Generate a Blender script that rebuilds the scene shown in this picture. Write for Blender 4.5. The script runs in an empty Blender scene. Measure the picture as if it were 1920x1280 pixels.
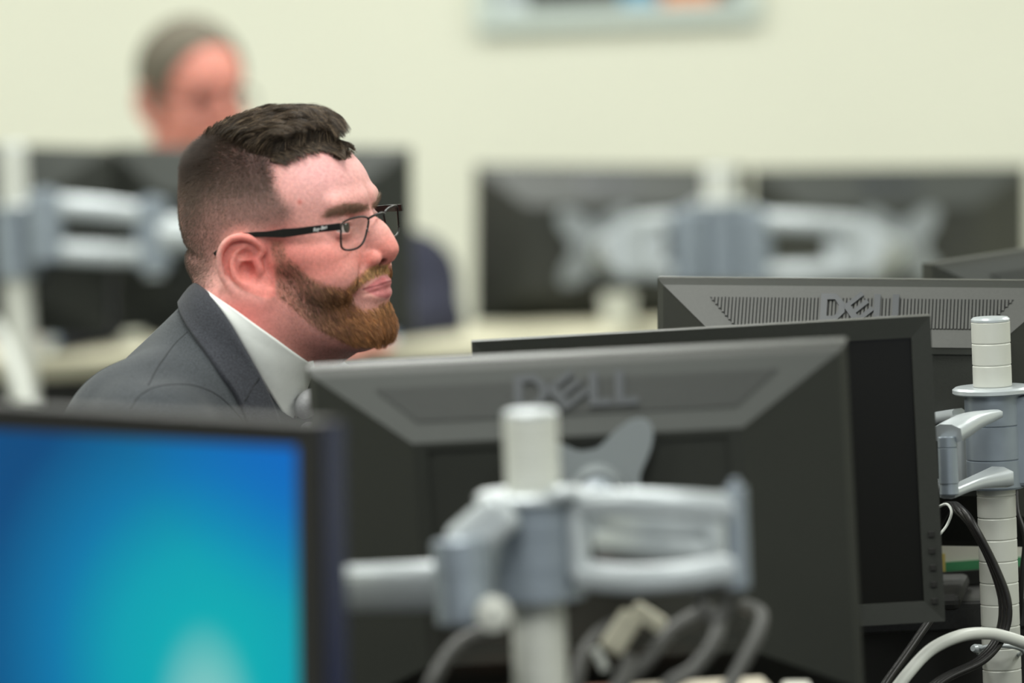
import bpy, bmesh, math, random
import numpy as np
from mathutils import Vector, Matrix

# ------------------------------------------------------------------ camera
scene = bpy.context.scene
FPX = 200.0 / 36.0 * 1920.0          # focal length in pixels of a 1920x1280 frame
CAM = np.array((0.0, 0.0, 1.5))
PITCH, ROLL = math.radians(4.72), math.radians(2.3)
_R0 = np.array((1.0, 0, 0)); _U0 = np.array((0, math.sin(PITCH), math.cos(PITCH)))
FWD = np.array((0, math.cos(PITCH), -math.sin(PITCH)))
RGT = math.cos(ROLL) * _R0 - math.sin(ROLL) * _U0
UPV = math.sin(ROLL) * _R0 + math.cos(ROLL) * _U0
cam_data = bpy.data.cameras.new('camera')
cam = bpy.data.objects.new('camera', cam_data)
scene.collection.objects.link(cam)
cam_data.lens = 200; cam_data.sensor_width = 36; cam_data.sensor_fit = 'HORIZONTAL'
cam_data.clip_end = 100
cam.matrix_world = Matrix([[RGT[0], UPV[0], -FWD[0], CAM[0]], [RGT[1], UPV[1], -FWD[1], CAM[1]],
                           [RGT[2], UPV[2], -FWD[2], CAM[2]], [0, 0, 0, 1]])
cam_data.dof.use_dof = True
cam_data.dof.focus_distance = 5.6
cam_data.dof.aperture_fstop = 3.0
scene.camera = cam

def P(px, py, d):
    """world point seen at pixel (px, py) at distance d along the view axis"""
    return CAM + d * (FWD + (px - 960.0) / FPX * RGT + (640.0 - py) / FPX * UPV)

def proj(w):
    w = np.asarray(w) - CAM
    d = w @ FWD
    return 960 + FPX * (w @ RGT) / d, 640 - FPX * (w @ UPV) / d, d

# ------------------------------------------------------------------ world, light, exposure
world = bpy.data.worlds.new('world'); scene.world = world; world.use_nodes = True
world.node_tree.nodes['Background'].inputs[0].default_value = (0.86, 0.92, 0.95, 1)
world.node_tree.nodes['Background'].inputs[1].default_value = 0.75
scene.view_settings.view_transform = 'Standard'
scene.view_settings.look = 'None'
scene.view_settings.exposure = 0.0
scene.view_settings.gamma = 1.0
scene.view_settings.use_curve_mapping = False
scene.cycles.use_denoising = True
scene.cycles.max_bounces = 6
scene.cycles.transparent_max_bounces = 12
scene.cycles.caustics_reflective = False
scene.cycles.caustics_refractive = False

def area(name, loc, size, power, col=(1, 1, 1), rot=(0, 0, 0)):
    l = bpy.data.lights.new(name, 'AREA'); l.shape = 'RECTANGLE'; l.size, l.size_y = size
    l.energy = power; l.color = col
    o = bpy.data.objects.new(name, l); o.location = loc; o.rotation_euler = rot
    scene.collection.objects.link(o); return o
for lx in (-2.6, -0.2, 2.2):
    for ly in (2.6, 5.0, 7.4, 9.6):
        area('ceiling_lamp', (lx, ly, 2.72), (0.6, 1.2), {2.6: 44, 5.0: 31, 7.4: 46, 9.6: 41}[ly], (0.985, 1.0, 0.95))

# ------------------------------------------------------------------ materials
def lin(c):
    return tuple(((v / 255) / 12.92 if v / 255 <= 0.04045 else ((v / 255 + 0.055) / 1.055) ** 2.4) for v in c)

def mat(name, rgb, rough=0.5, metal=0.0, spec=0.5, noise=0.0, nscale=60, bump=0.0, bscale=300, coat=0.0,
        sss=0.0, attr=None, sheen=0.0):
    m = bpy.data.materials.new(name); m.use_nodes = True
    nt = m.node_tree; b = nt.nodes['Principled BSDF']
    c = (*lin(rgb), 1)
    b.inputs['Base Color'].default_value = c
    b.inputs['Roughness'].default_value = rough
    b.inputs['Metallic'].default_value = metal
    b.inputs['Specular IOR Level'].default_value = spec
    b.inputs['Coat Weight'].default_value = coat
    b.inputs['Sheen Weight'].default_value = sheen
    tc = nt.nodes.new('ShaderNodeTexCoord')
    src = None
    if attr:
        a = nt.nodes.new('ShaderNodeAttribute'); a.attribute_name = attr; src = a.outputs['Color']
    if noise > 0:
        n = nt.nodes.new('ShaderNodeTexNoise'); n.inputs['Scale'].default_value = nscale
        n.inputs['Detail'].default_value = 4
        nt.links.new(tc.outputs['Object'], n.inputs['Vector'])
        mr = nt.nodes.new('ShaderNodeMapRange')
        mr.inputs['From Min'].default_value = 0.3; mr.inputs['From Max'].default_value = 0.7
        mr.inputs['To Min'].default_value = 1 - noise; mr.inputs['To Max'].default_value = 1 + noise
        nt.links.new(n.outputs['Fac'], mr.inputs['Value'])
        mx = nt.nodes.new('ShaderNodeMix'); mx.data_type = 'RGBA'; mx.blend_type = 'MULTIPLY'
        mx.inputs['Factor'].default_value = 1
        mx.inputs[6].default_value = c
        if src: nt.links.new(src, mx.inputs[6])
        nt.links.new(mr.outputs[0], mx.inputs[7]); src = mx.outputs[2]
    if src: nt.links.new(src, b.inputs['Base Color'])
    if bump > 0:
        n2 = nt.nodes.new('ShaderNodeTexNoise'); n2.inputs['Scale'].default_value = bscale
        n2.inputs['Detail'].default_value = 3
        nt.links.new(tc.outputs['Object'], n2.inputs['Vector'])
        bp = nt.nodes.new('ShaderNodeBump'); bp.inputs['Strength'].default_value = bump
        bp.inputs['Distance'].default_value = 0.001
        nt.links.new(n2.outputs['Fac'], bp.inputs['Height']); nt.links.new(bp.outputs[0], b.inputs['Normal'])
    if sss > 0:
        b.inputs['Subsurface Weight'].default_value = sss
        b.inputs['Subsurface Radius'].default_value = (1.0, 0.35, 0.2)
        b.inputs['Subsurface Scale'].default_value = 0.006
    return m

M = {}
M['wall'] = mat('wall_paint', (231, 232, 215), 0.75, noise=0.015, nscale=2)
M['ceiling'] = mat('ceiling_tile', (225, 226, 220), 0.9, noise=0.03, nscale=40)
M['floor'] = mat('carpet', (96, 98, 96), 0.95, noise=0.15, nscale=120)
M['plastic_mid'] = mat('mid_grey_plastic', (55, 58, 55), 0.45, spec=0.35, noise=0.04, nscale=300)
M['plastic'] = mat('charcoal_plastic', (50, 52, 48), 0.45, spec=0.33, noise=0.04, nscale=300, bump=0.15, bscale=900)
M['plastic_grey'] = mat('grey_plastic', (76, 77, 74), 0.45, spec=0.4, noise=0.04, nscale=300, bump=0.15, bscale=900)  # paler than the charcoal housing: light on the top facet painted in
M['plastic_dark'] = mat('black_plastic', (28, 28, 26), 0.68, spec=0.4, noise=0.04, nscale=300)
M['vent_dark'] = mat('vent_shadow_plastic', (16, 17, 16), 0.7)
M['logo'] = mat('logo_grey', (52, 56, 60), 0.35, spec=0.5)
M['screen_off'] = mat('dark_screen', (12, 12, 8), 0.28, spec=0.3)
M['metal'] = mat('silver_paint', (190, 197, 200), 0.3, metal=0.25, noise=0.02, nscale=90)
M['metal_blue'] = mat('blue_grey_metal', (142, 152, 162), 0.36, metal=0.3, noise=0.03, nscale=90)
M['metal_dim'] = mat('dim_grey_metal', (128, 134, 136), 0.4, metal=0.25)
M['pole'] = mat('pole_enamel', (204, 206, 198), 0.4, metal=0.05, noise=0.015, nscale=60)
M['cable'] = mat('black_cable', (26, 25, 24), 0.4)
M['cable_grey'] = mat('grey_cable', (70, 70, 68), 0.5)
M['cable_white'] = mat('white_cable', (215, 218, 212), 0.4)
M['desk_dark'] = mat('dark_laminate', (34, 34, 33), 0.45, noise=0.35, nscale=500)
M['desk_cream'] = mat('cream_laminate', (206, 202, 178), 0.5, noise=0.03, nscale=40)
M['navy_tint'] = mat('navy_gloss_trim', (26, 34, 66), 0.25)
M['paper'] = mat('paper', (228, 226, 214), 0.8)
M['suit'] = mat('grey_wool', (65, 69, 73), 0.9, spec=0.2, noise=0.42, nscale=850, bump=0.6, bscale=1200, sheen=0.1)
M['suit_dark'] = mat('grey_wool_lapel', (60, 62, 68), 0.9, spec=0.2, noise=0.42, nscale=850, bump=0.6, bscale=1200, sheen=0.1)
M['trousers'] = mat('grey_wool_trousers', (62, 65, 70), 0.9)
M['leather'] = mat('black_leather', (18, 17, 16), 0.4)
M['seam'] = mat('seam_thread', (36, 38, 41), 0.9)
M['shirt'] = mat('white_cotton', (226, 229, 226), 0.8, noise=0.02, nscale=200, bump=0.1, bscale=1500)
M['tie'] = mat('silver_silk', (170, 170, 172), 0.45, noise=0.1, nscale=400)
M['tie_red'] = mat('dark_red_silk', (80, 28, 30), 0.5)
M['navy'] = mat('navy_wool', (33, 35, 52), 0.9, noise=0.1, nscale=100)
M['lightblue'] = mat('light_blue_cotton', (170, 190, 220), 0.8)
M['black_frame'] = mat('black_acetate', (9, 9, 9), 0.38, spec=0.35)
M['white_print'] = mat('white_print', (225, 225, 225), 0.6)
M['skin'] = mat('skin', (225, 160, 145), 0.52, spec=0.3, noise=0.1, nscale=300, bump=0.35, bscale=800, sss=0.35, attr='Col')
M['teal'] = mat('teal_plastic', (40, 92, 84), 0.5)

def hair_mat(name, rough=0.42):
    m = bpy.data.materials.new(name); m.use_nodes = True
    nt = m.node_tree; b = nt.nodes['Principled BSDF']
    a = nt.nodes.new('ShaderNodeAttribute'); a.attribute_name = 'Col'
    nt.links.new(a.outputs['Color'], b.inputs['Base Color'])
    b.inputs['Roughness'].default_value = rough; b.inputs['Specular IOR Level'].default_value = 0.35
    return m
M['hair'] = hair_mat('hair_strands')

# ------------------------------------------------------------------ object helpers
COL = scene.collection
def tag(o, label=None, cat=None, group=None, kind=None):
    if label: o['label'] = label
    if cat: o['category'] = cat
    if group: o['group'] = group
    if kind: o['kind'] = kind
    return o

def empty(name, loc=(0, 0, 0), mw=None, parent=None):
    o = bpy.data.objects.new(name, None); COL.objects.link(o); o.empty_display_size = 0.05
    if parent: o.parent = parent
    if mw is not None: o.matrix_world = mw
    else: o.location = loc
    return o

def mesh_obj(name, verts, faces, material, parent=None, smooth=False):
    me = bpy.data.meshes.new(name)
    verts = np.asarray(verts, dtype=np.float64)
    me.from_pydata([tuple(v) for v in verts], [], [tuple(int(i) for i in f) for f in faces])
    me.update()
    if smooth: me.polygons.foreach_set('use_smooth', [True] * len(me.polygons))
    o = bpy.data.objects.new(name, me); COL.objects.link(o)
    if material: me.materials.append(material)
    if parent: o.parent = parent
    return o

class MB:
    """collects shapes, then links them as ONE mesh object"""
    def __init__(s): s.v = []; s.f = []; s.sm = []
    def add(s, verts, faces, smooth=False, mtx=None):
        b = len(s.v)
        for p in verts:
            p = Vector(p)
            s.v.append(tuple(mtx @ p) if mtx is not None else tuple(p))
        s.f += [tuple(b + i for i in f) for f in faces]; s.sm += [smooth] * len(faces)
        return s
    def box(s, c, d, mtx=None, bev=0.0):
        x, y, z = (q / 2 for q in d); cx, cy, cz = c
        if bev <= 0:
            vs = [(cx + i * x, cy + j * y, cz + k * z) for i in (-1, 1) for j in (-1, 1) for k in (-1, 1)]
            fs = [(0, 1, 3, 2), (4, 6, 7, 5), (0, 4, 5, 1), (2, 3, 7, 6), (0, 2, 6, 4), (1, 5, 7, 3)]
            return s.add(vs, fs, False, mtx)
        bm = bmesh.new(); bmesh.ops.create_cube(bm, size=1)
        for v in bm.verts: v.co = Vector((v.co.x * d[0], v.co.y * d[1], v.co.z * d[2]))
        bmesh.ops.bevel(bm, geom=list(bm.edges), offset=min(bev, min(d) * 0.45), segments=2, affect='EDGES', profile=0.5)
        bm.verts.index_update()
        vs = [tuple(v.co + Vector(c)) for v in bm.verts]; fs = [[v.index for v in f.verts] for f in bm.faces]
        bm.free(); return s.add(vs, fs, False, mtx)
    def cyl(s, a, b, r, r2=None, seg=24, caps=True, mtx=None):
        r2 = r if r2 is None else r2
        return s.lathe(a, b, [(0, r), (1, r2)], seg, caps, mtx)
    def lathe(s, a, b, prof, seg=32, caps=True, mtx=None, split=True):
        """prof: (t along a->b, radius)"""
        a, b = Vector(a), Vector(b); ax = b - a; n = ax.normalized()
        u = n.orthogonal().normalized(); w = n.cross(u)
        vs, fs = [], []
        for t, r in prof:
            for i in range(seg):
                q = 2 * math.pi * i / seg
                vs.append(a + ax * t + (u * math.cos(q) + w * math.sin(q)) * r)
        for k in range(len(prof) - 1):
            for i in range(seg):
                j = (i + 1) % seg
                fs.append((k * seg + i, k * seg + j, (k + 1) * seg + j, (k + 1) * seg + i))
        if split:
            for k in range(len(prof) - 1):
                s.add(vs[k * seg:(k + 2) * seg], [(i, (i + 1) % seg, seg + (i + 1) % seg, seg + i) for i in range(seg)], True, mtx)
        else: s.add(vs, fs, True, mtx)
        if caps:
            s.add([vs[i] for i in range(seg)], [tuple(range(seg - 1, -1, -1))], False, mtx)
            s.add([vs[-seg + i] for i in range(seg)], [tuple(range(seg))], False, mtx)
        return s
    def sweep(s, pts, sec, smooth=True, closed=False, caps=True, up=(0, 0, 1), scale=None):
        """sweep a 2D section (list of (u, v)) along pts; v axis stays near up"""
        pts = [Vector(p) for p in pts]; n = len(pts); k = len(sec); vs, fs = [], []
        for i, p in enumerate(pts):
            if closed: t = pts[(i + 1) % n] - pts[i - 1]
            else: t = pts[min(i + 1, n - 1)] - pts[max(i - 1, 0)]
            t.normalize()
            u = t.cross(Vector(up))
            if u.length < 1e-4: u = t.orthogonal()
            u.normalize(); w = u.cross(t)
            sc = scale[i] if scale is not None else 1.0
            for a, b in sec: vs.append(p + (u * a + w * b) * sc)
        m = n if closed else n - 1
        for i in range(m):
            for j in range(k):
                i2 = (i + 1) % n; j2 = (j + 1) % k
                fs.append((i * k + j, i * k + j2, i2 * k + j2, i2 * k + j))
        s.add(vs, fs, smooth)
        if caps and not closed:
            s.add(vs[:k], [tuple(range(k))]); s.add(vs[-k:], [tuple(range(k - 1, -1, -1))])
        return s
    def tube(s, pts, r, seg=8, closed=False, scale=None):
        sec = [(r * math.cos(2 * math.pi * i / seg), r * math.sin(2 * math.pi * i / seg)) for i in range(seg)]
        return s.sweep(pts, sec, True, closed, True, scale=scale)
    def build(s, name, material, parent=None, loc=None):
        me = bpy.data.meshes.new(name)
        me.from_pydata(s.v, [], s.f); me.update()
        me.polygons.foreach_set('use_smooth', s.sm)
        me.materials.append(material)
        o = bpy.data.objects.new(name, me); COL.objects.link(o)
        if parent: o.parent = parent
        if loc is not None: o.location = loc
        bm = bmesh.new(); bm.from_mesh(me); bmesh.ops.recalc_face_normals(bm, faces=bm.faces); bm.to_mesh(me); bm.free()
        return o

def smooth_path(pts, n=8):
    """catmull-rom through pts"""
    pts = [np.array(p, float) for p in pts]; out = []
    q = [2 * pts[0] - pts[1]] + pts + [2 * pts[-1] - pts[-2]]
    for i in range(1, len(q) - 2):
        for k in range(n):
            t = k / n; a, b, c, d = q[i - 1], q[i], q[i + 1], q[i + 2]
            out.append(0.5 * (2 * b + (c - a) * t + (2 * a - 5 * b + 4 * c - d) * t * t + (3 * b - a - 3 * c + d) * t ** 3))
    out.append(pts[-1]); return out

def wpath(pp, d=None, n=8):
    return smooth_path([P(*p) for p in pp], n)

def copy_tree(o, parent=None):
    c = o.copy(); COL.objects.link(c); c.parent = parent
    for ch in list(o.children): copy_tree(ch, c)
    return c
# ------------------------------------------------------------------ the room
def slab(name, c, d, m):
    return tag(MB().box((0, 0, 0), d).build(name, m, None, c), kind='structure')
slab('floor', (0, 5.5, -0.05), (9, 13, 0.1), M['floor'])
slab('wall_back', (0, 11.55, 1.4), (9, 0.1, 2.8), M['wall'])
slab('wall_left', (-4.45, 5.5, 1.4), (0.1, 13, 2.8), M['wall'])
slab('wall_right', (4.45, 5.5, 1.4), (0.1, 13, 2.8), M['wall'])
slab('ceiling', (0, 5.5, 2.8), (9, 13, 0.1), M['ceiling'])

# ------------------------------------------------------------------ desks
def desk(name, x0, x1, y0, y1, top, edge, label, z=0.75, legm=None):
    t = empty(name, ((x0 + x1) / 2, (y0 + y1) / 2, 0))
    tag(t, label, 'desk')
    w, h = x1 - x0, y1 - y0
    MB().box((0, 0, z - 0.015), (w, h, 0.03), bev=0.003).build('desktop', top, t)
    for sx in (-1, 1):
        for sy in (-1, 1):
            MB().box((sx * (w / 2 - 0.06), sy * (h / 2 - 0.06), (z - 0.03) / 2), (0.05, 0.05, z - 0.03)).build('leg', legm or M['plastic_dark'], t)
    MB().box((0, h / 2 * edge, z * 0.62), (w - 0.2, 0.018, z * 0.62)).build('dark_front_panel', M['plastic_dark'], t)
    return t

# ------------------------------------------------------------------ monitors
def quadface(mb, pts, smooth=False): mb.add(pts, [tuple(range(len(pts)))], smooth)

def letters_dell(h):
    """outlines of the four letters (u to the right, v up), stroke shapes as convex pieces"""
    s = 0.24 * h; out = []
    def rect(x0, y0, x1, y1): out.append([(x0, y0), (x1, y0), (x1, y1), (x0, y1)])
    # D
    w = 0.92 * h; rect(0, 0, s, h)
    out.append([(s, 0), (w * .62, 0), (w * .58, s * .85), (s, s * .85)])
    out.append([(s, h - s * .85), (w * .58, h - s * .85), (w * .62, h), (s, h)])
    out.append([(w * .62, 0), (w, h * .34), (w - s, h * .40), (w * .58, s * .85)])
    out.append([(w, h * .34), (w, h * .66), (w - s, h * .60), (w - s, h * .40)])
    out.append([(w, h * .66), (w * .62, h), (w * .58, h - s * .85), (w - s, h * .60)])
    # tilted E
    ex, ey, an = w + 0.52 * h, h * .5, math.radians(38)
    def rot(poly): return [(ex + a * math.cos(an) - b * math.sin(an), ey + a * math.sin(an) + b * math.cos(an)) for a, b in poly]
    e = 0.42 * h
    for poly in ([(-e, -e), (-e + s, -e), (-e + s, e), (-e, e)], [(-e + s, -e), (e, -e), (e, -e + s * .7), (-e + s, -e + s * .7)],
                 [(-e + s, -s * .35), (e, -s * .35), (e, s * .35), (-e + s, s * .35)], [(-e + s, e - s * .7), (e, e - s * .7), (e, e), (-e + s, e)]):
        out.append(rot(poly))
    # L L
    for x in (w + 1.10 * h, w + 1.80 * h):
        rect(x, 0, x + s, h); rect(x + s, 0, x + 0.62 * h, s * .85)
    return out, w + 2.42 * h

def make_monitor(w, h, label, mw, group=None, screen='off', logo=True, ribs=True, insx=0.092, instop=0.066, dep=0.046, back='plastic', topm=None, bez=0.019, seams=True, rim=0.014, navy=False, lw=.94, lx=0.0, bezm='plastic'):
    t = empty('monitor', mw=mw); tag(t, label, 'monitor', group)
    a, b = w / 2, h / 2; f = rim
    # front bezel: four bars with a mitre, screen side at -y
    fr = MB()
    iw, ih = a - bez, b - bez * 1.05
    for y, o in ((-0.004, 0),):
        O = [(-a, -b), (a, -b), (a, b), (-a, b)]; I = [(-iw, -ih), (iw, -ih), (iw, ih), (-iw, ih)]
        vs = [(x, -0.006, z) for x, z in O] + [(x, -0.004, z) for x, z in I] + [(x, 0.004, z) for x, z in I] + [(x, f, z) for x, z in O]
        fs = []
        for i in range(4):
            j = (i + 1) % 4
            fs += [(i, j, 4 + j, 4 + i), (4 + i, 4 + j, 8 + j, 8 + i), (i, 12 + i, 12 + j, j)]
        fr.add(vs, fs)
    fr.build('bezel', M[bezm], t)
    sm = SCREEN_MAT if screen == 'on' else M['screen_off']
    MB().box((0, 0.003, 0), (2 * iw, 0.004, 2 * ih)).build('screen', sm, t)
    # rear housing: rim, chamfer, four sloped facets, flat centre panel
    c = 0.007
    rings = [(a - 0.0005, b - 0.0005, f - 0.002), (a - 0.0005, b - 0.0005, f + 0.003), (a - c, b - c, f + 0.011)]
    bk = MB(); vs = []
    for (x, z, y) in rings: vs += [(-x, y, -z), (x, y, -z), (x, y, z), (-x, y, z)]
    xi, zt, zb = a - insx, b - instop, b - instop * 0.9
    y3 = f + 0.011 + dep
    vs += [(-xi, y3, -zb), (xi, y3, -zb), (xi, y3, zt), (-xi, y3, zt)]
    fs = []
    for k in range(3):
        for i in range(4):
            j = (i + 1) % 4
            fs.append((4 * k + i, 4 * k + j, 4 * k + 4 + j, 4 * k + 4 + i))
    bk.add(vs, fs)
    # centre panel with a shallow recess
    rx, rz0, rz1, yr = xi - 0.012, -zb + 0.012, zt - 0.006, y3 - 0.004
    vs2 = [(-xi, y3, -zb), (xi, y3, -zb), (xi, y3, zt), (-xi, y3, zt), (-rx, y3, rz0), (rx, y3, rz0), (rx, y3, rz1), (-rx, y3, rz1),
           (-rx, yr, rz0), (rx, yr, rz0), (rx, yr, rz1), (-rx, yr, rz1)]
    fs2 = []
    for i in range(4):
        j = (i + 1) % 4
        fs2 += [(i, j, 4 + j, 4 + i), (4 + i, 4 + j, 8 + j, 8 + i)]
    fs2.append((8, 9, 10, 11)); bk.add(vs2, fs2)
    hs = bk.build('rear_housing', M[back], t)
    # lighter top facet as its own panel, ceiling light painted into its tone, with vent ribs and the logo
    nz = np.array([0, instop - c, dep]); nz = nz / np.linalg.norm(nz)      # normal of the top facet (y, z mixed)
    up = np.array([0, -dep, instop - c]); L = np.linalg.norm(up); up = up / L
    nrm = np.array([0, up[2], -up[1]])
    base = np.array([0, y3, zt])
    def FP(u, v, off):                                                     # u: right as seen from behind, v: 0 at lower edge .. 1 top
        half = xi + (a - c - xi) * v
        p = base + up * L * v + nrm * off
        return (-u * half if abs(u) <= 1 else -u, p[1], p[2])
    def FX(x, v, off):
        p = base + up * L * v + nrm * off
        return (-x, p[1], p[2])
    tp = MB()
    q = 0.0012
    o4 = [FP(-1, 0, q), FP(1, 0, q), FP(1, 1, q), FP(-1, 1, q)]; i4 = [FP(-1, 0, 0), FP(1, 0, 0), FP(1, 1, 0), FP(-1, 1, 0)]
    tp.add(o4 + i4, [(0, 1, 2, 3), (0, 4, 5, 1), (1, 5, 6, 2), (2, 6, 7, 3), (3, 7, 4, 0)])
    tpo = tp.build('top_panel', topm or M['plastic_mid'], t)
    if ribs:
        v0, v1 = 0.30, 0.80
        x00 = xi - 0.004; x11 = xi + (a - c - xi) * v1 - 0.035; x01 = xi + (a - c - xi) * v0 - 0.030
        dk = MB(); dk.add([FX(-x01, v0, q + .0003), FX(x01, v0, q + .0003), FX(x11, v1, q + .0003), FX(-x11, v1, q + .0003)], [(0, 1, 2, 3)])
        dk.build('vent', M['vent_dark'], t)
        rb = MB(); n = int(2 * x11 / .0036); pit = 2 * x11 / n
        for i in range(n + 1):
            x = -x11 + pit * i; vlo = v0
            if abs(x) > x01: vlo = v0 + (v1 - v0) * (abs(x) - x01) / (x11 - x01)
            if v1 - vlo < 0.02: continue
            r = pit * 0.30
            pts = [FX(x - r, vlo, q), FX(x + r, vlo, q), FX(x + r, v1, q), FX(x - r, v1, q), FX(x - r, vlo, q + .0014), FX(x + r, vlo, q + .0014), FX(x + r, v1, q + .0014), FX(x - r, v1, q + .0014)]
            rb.add(pts, [(4, 5, 6, 7), (0, 4, 7, 3), (1, 2, 6, 5), (3, 7, 6, 2), (0, 1, 5, 4)])
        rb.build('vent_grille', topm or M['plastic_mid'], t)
    if logo:
        hh = 0.034; polys, tw = letters_dell(hh); lg = MB()
        for poly in polys:
            pts = []
            for off in (q + .0016, q + .0034):
                for (x, z) in poly:
                    pts.append(FX(x * lw - tw * lw / 2 + lx, 0.38 + z / L, off))
            k = len(poly)
            lg.add(pts, [tuple(range(k, 2 * k))] + [(i, (i + 1) % k, k + (i + 1) % k, k + i) for i in range(k)])
        tag(lg.build('logo', M['logo'], t), 'dark grey raised maker lettering')
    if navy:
        for s in (-1, 1): MB().box((s * (a + .0008), .5 * f + .002, 0), (.0016, f - .008, h - .004)).build('side_trim', M['navy_tint'], t)  # thin navy strips: blue reflected tint painted onto the housing sides
    if screen == 'off_front':
        for k in range(5):
            MB().box((a - bez * 0.5, -0.0066, -b + 0.02 + 0.016 * k), (0.006, 0.002, 0.006), bev=0.0008).build('button', M['plastic_dark'], t)
    return t

def pose(center, yaw, tilt=0.0, roll=0.0, facing='back'):
    """matrix of a monitor whose rear (facing='back') or screen (facing='front') looks at the camera side; yaw>0 brings its image-right end nearer"""
    cz = Matrix.Rotation(math.radians(-yaw), 4, 'Z')
    ct = Matrix.Rotation(math.radians(tilt), 4, 'X')         # tilt>0 : top leans away from the camera
    cr = Matrix.Rotation(math.radians(roll), 4, 'Y')
    flip = Matrix.Rotation(math.pi, 4, 'Z') if facing == 'back' else Matrix.Identity(4)
    return Matrix.Translation(Vector(center)) @ cz @ ct.inverted() @ cr @ flip

# lit screen: deep blue field with a teal glow and a pale beam
def screen_material():
    m = bpy.data.materials.new('lit_blue_screen'); m.use_nodes = True; nt = m.node_tree
    for n in list(nt.nodes): nt.nodes.remove(n)
    N = nt.nodes.new; L = nt.links.new
    out = N('ShaderNodeOutputMaterial'); em = N('ShaderNodeEmission'); gl = N('ShaderNodeBsdfGlossy'); ad = N('ShaderNodeAddShader')
    gl.inputs['Color'].default_value = (0.015, 0.015, 0.015, 1); gl.inputs['Roughness'].default_value = 0.3
    tc = N('ShaderNodeTexCoord'); sp = N('ShaderNodeSeparateXYZ'); L(tc.outputs['Object'], sp.inputs[0])
    def dist(cx, cz, sx, sz):
        a = N('ShaderNodeVectorMath'); a.operation = 'SUBTRACT'; L(tc.outputs['Object'], a.inputs[0]); a.inputs[1].default_value = (cx, 0, cz)
        b = N('ShaderNodeVectorMath'); b.operation = 'MULTIPLY'; L(a.outputs[0], b.inputs[0]); b.inputs[1].default_value = (1 / sx, 0, 1 / sz)
        c = N('ShaderNodeVectorMath'); c.operation = 'LENGTH'; L(b.outputs[0], c.inputs[0]); return c.outputs['Value']
    r = N('ShaderNodeValToRGB'); L(dist(0.14, -0.03, 0.225, 0.22), r.inputs[0])
    el = r.color_ramp.elements
    el[0].position = 0.0; el[0].color = (*lin((0, 178, 178)), 1)
    el[1].position = 1.0; el[1].color = (*lin((0, 72, 124)), 1)
    e = el.new(0.4); e.color = (*lin((0, 158, 176)), 1)
    e = el.new(0.66); e.color = (*lin((0, 118, 168)), 1)
    # deeper blue towards the upper corner
    r2 = N('ShaderNodeValToRGB'); L(dist(0.235, 0.165, 0.17, 0.15), r2.inputs[0])
    r2.color_ramp.elements[0].color = (1, 1, 1, 1); r2.color_ramp.elements[1].color = (0, 0, 0, 1)
    mx = N('ShaderNodeMix'); mx.data_type = 'RGBA'; L(r2.outputs[0], mx.inputs['Factor']); L(r.outputs[0], mx.inputs[6]); mx.inputs[7].default_value = (*lin((0, 104, 200)), 1)
    r3 = N('ShaderNodeValToRGB'); L(dist(0.132, -0.075, 0.05, 0.085), r3.inputs[0])
    r3.color_ramp.elements[0].position = 0.45; r3.color_ramp.elements[0].color = (0.6, 0.6, 0.6, 1); r3.color_ramp.elements[1].color = (0, 0, 0, 1)
    mx2 = N('ShaderNodeMix'); mx2.data_type = 'RGBA'; L(r3.outputs[0], mx2.inputs['Factor']); L(mx.outputs[2], mx2.inputs[6]); mx2.inputs[7].default_value = (*lin((150, 205, 200)), 1)
    L(mx2.outputs[2], em.inputs[0]); em.inputs[1].default_value = 1.0
    L(em.outputs[0], ad.inputs[0]); L(gl.outputs[0], ad.inputs[1]); L(ad.outputs[0], out.inputs[0])
    return m
SCREEN_MAT = screen_material()

# ------------------------------------------------------------------ pole stands with arms
def make_pole(t, base, top, r, pitch=0.021):
    mb = MB(); L = (Vector(top) - Vector(base)).length; n = max(2, int(L / pitch)); prof = []
    for i in range(n):
        a0, a1 = i / n, (i + 1) / n; e = 0.0011 / L
        prof += [(a0, r * .955), (a0 + e, r), (a1 - e, r), (a1, r * .955)]
    mb.lathe(base, top, prof, 40)
    mb.build('pole', M['pole'], t)
    u = (Vector(top) - Vector(base)).normalized()
    MB().lathe(Vector(top), Vector(top) + u * 0.004, [(0, r * 1.0), (0.5, r), (1, r * .9)], 40).build('cap', M['metal'], t)
    MB().box(tuple(Vector(base) + Vector((0, 0, 0.008))), (0.11, 0.09, 0.016), bev=0.004).build('base_clamp', M['metal_blue'], t)

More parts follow.
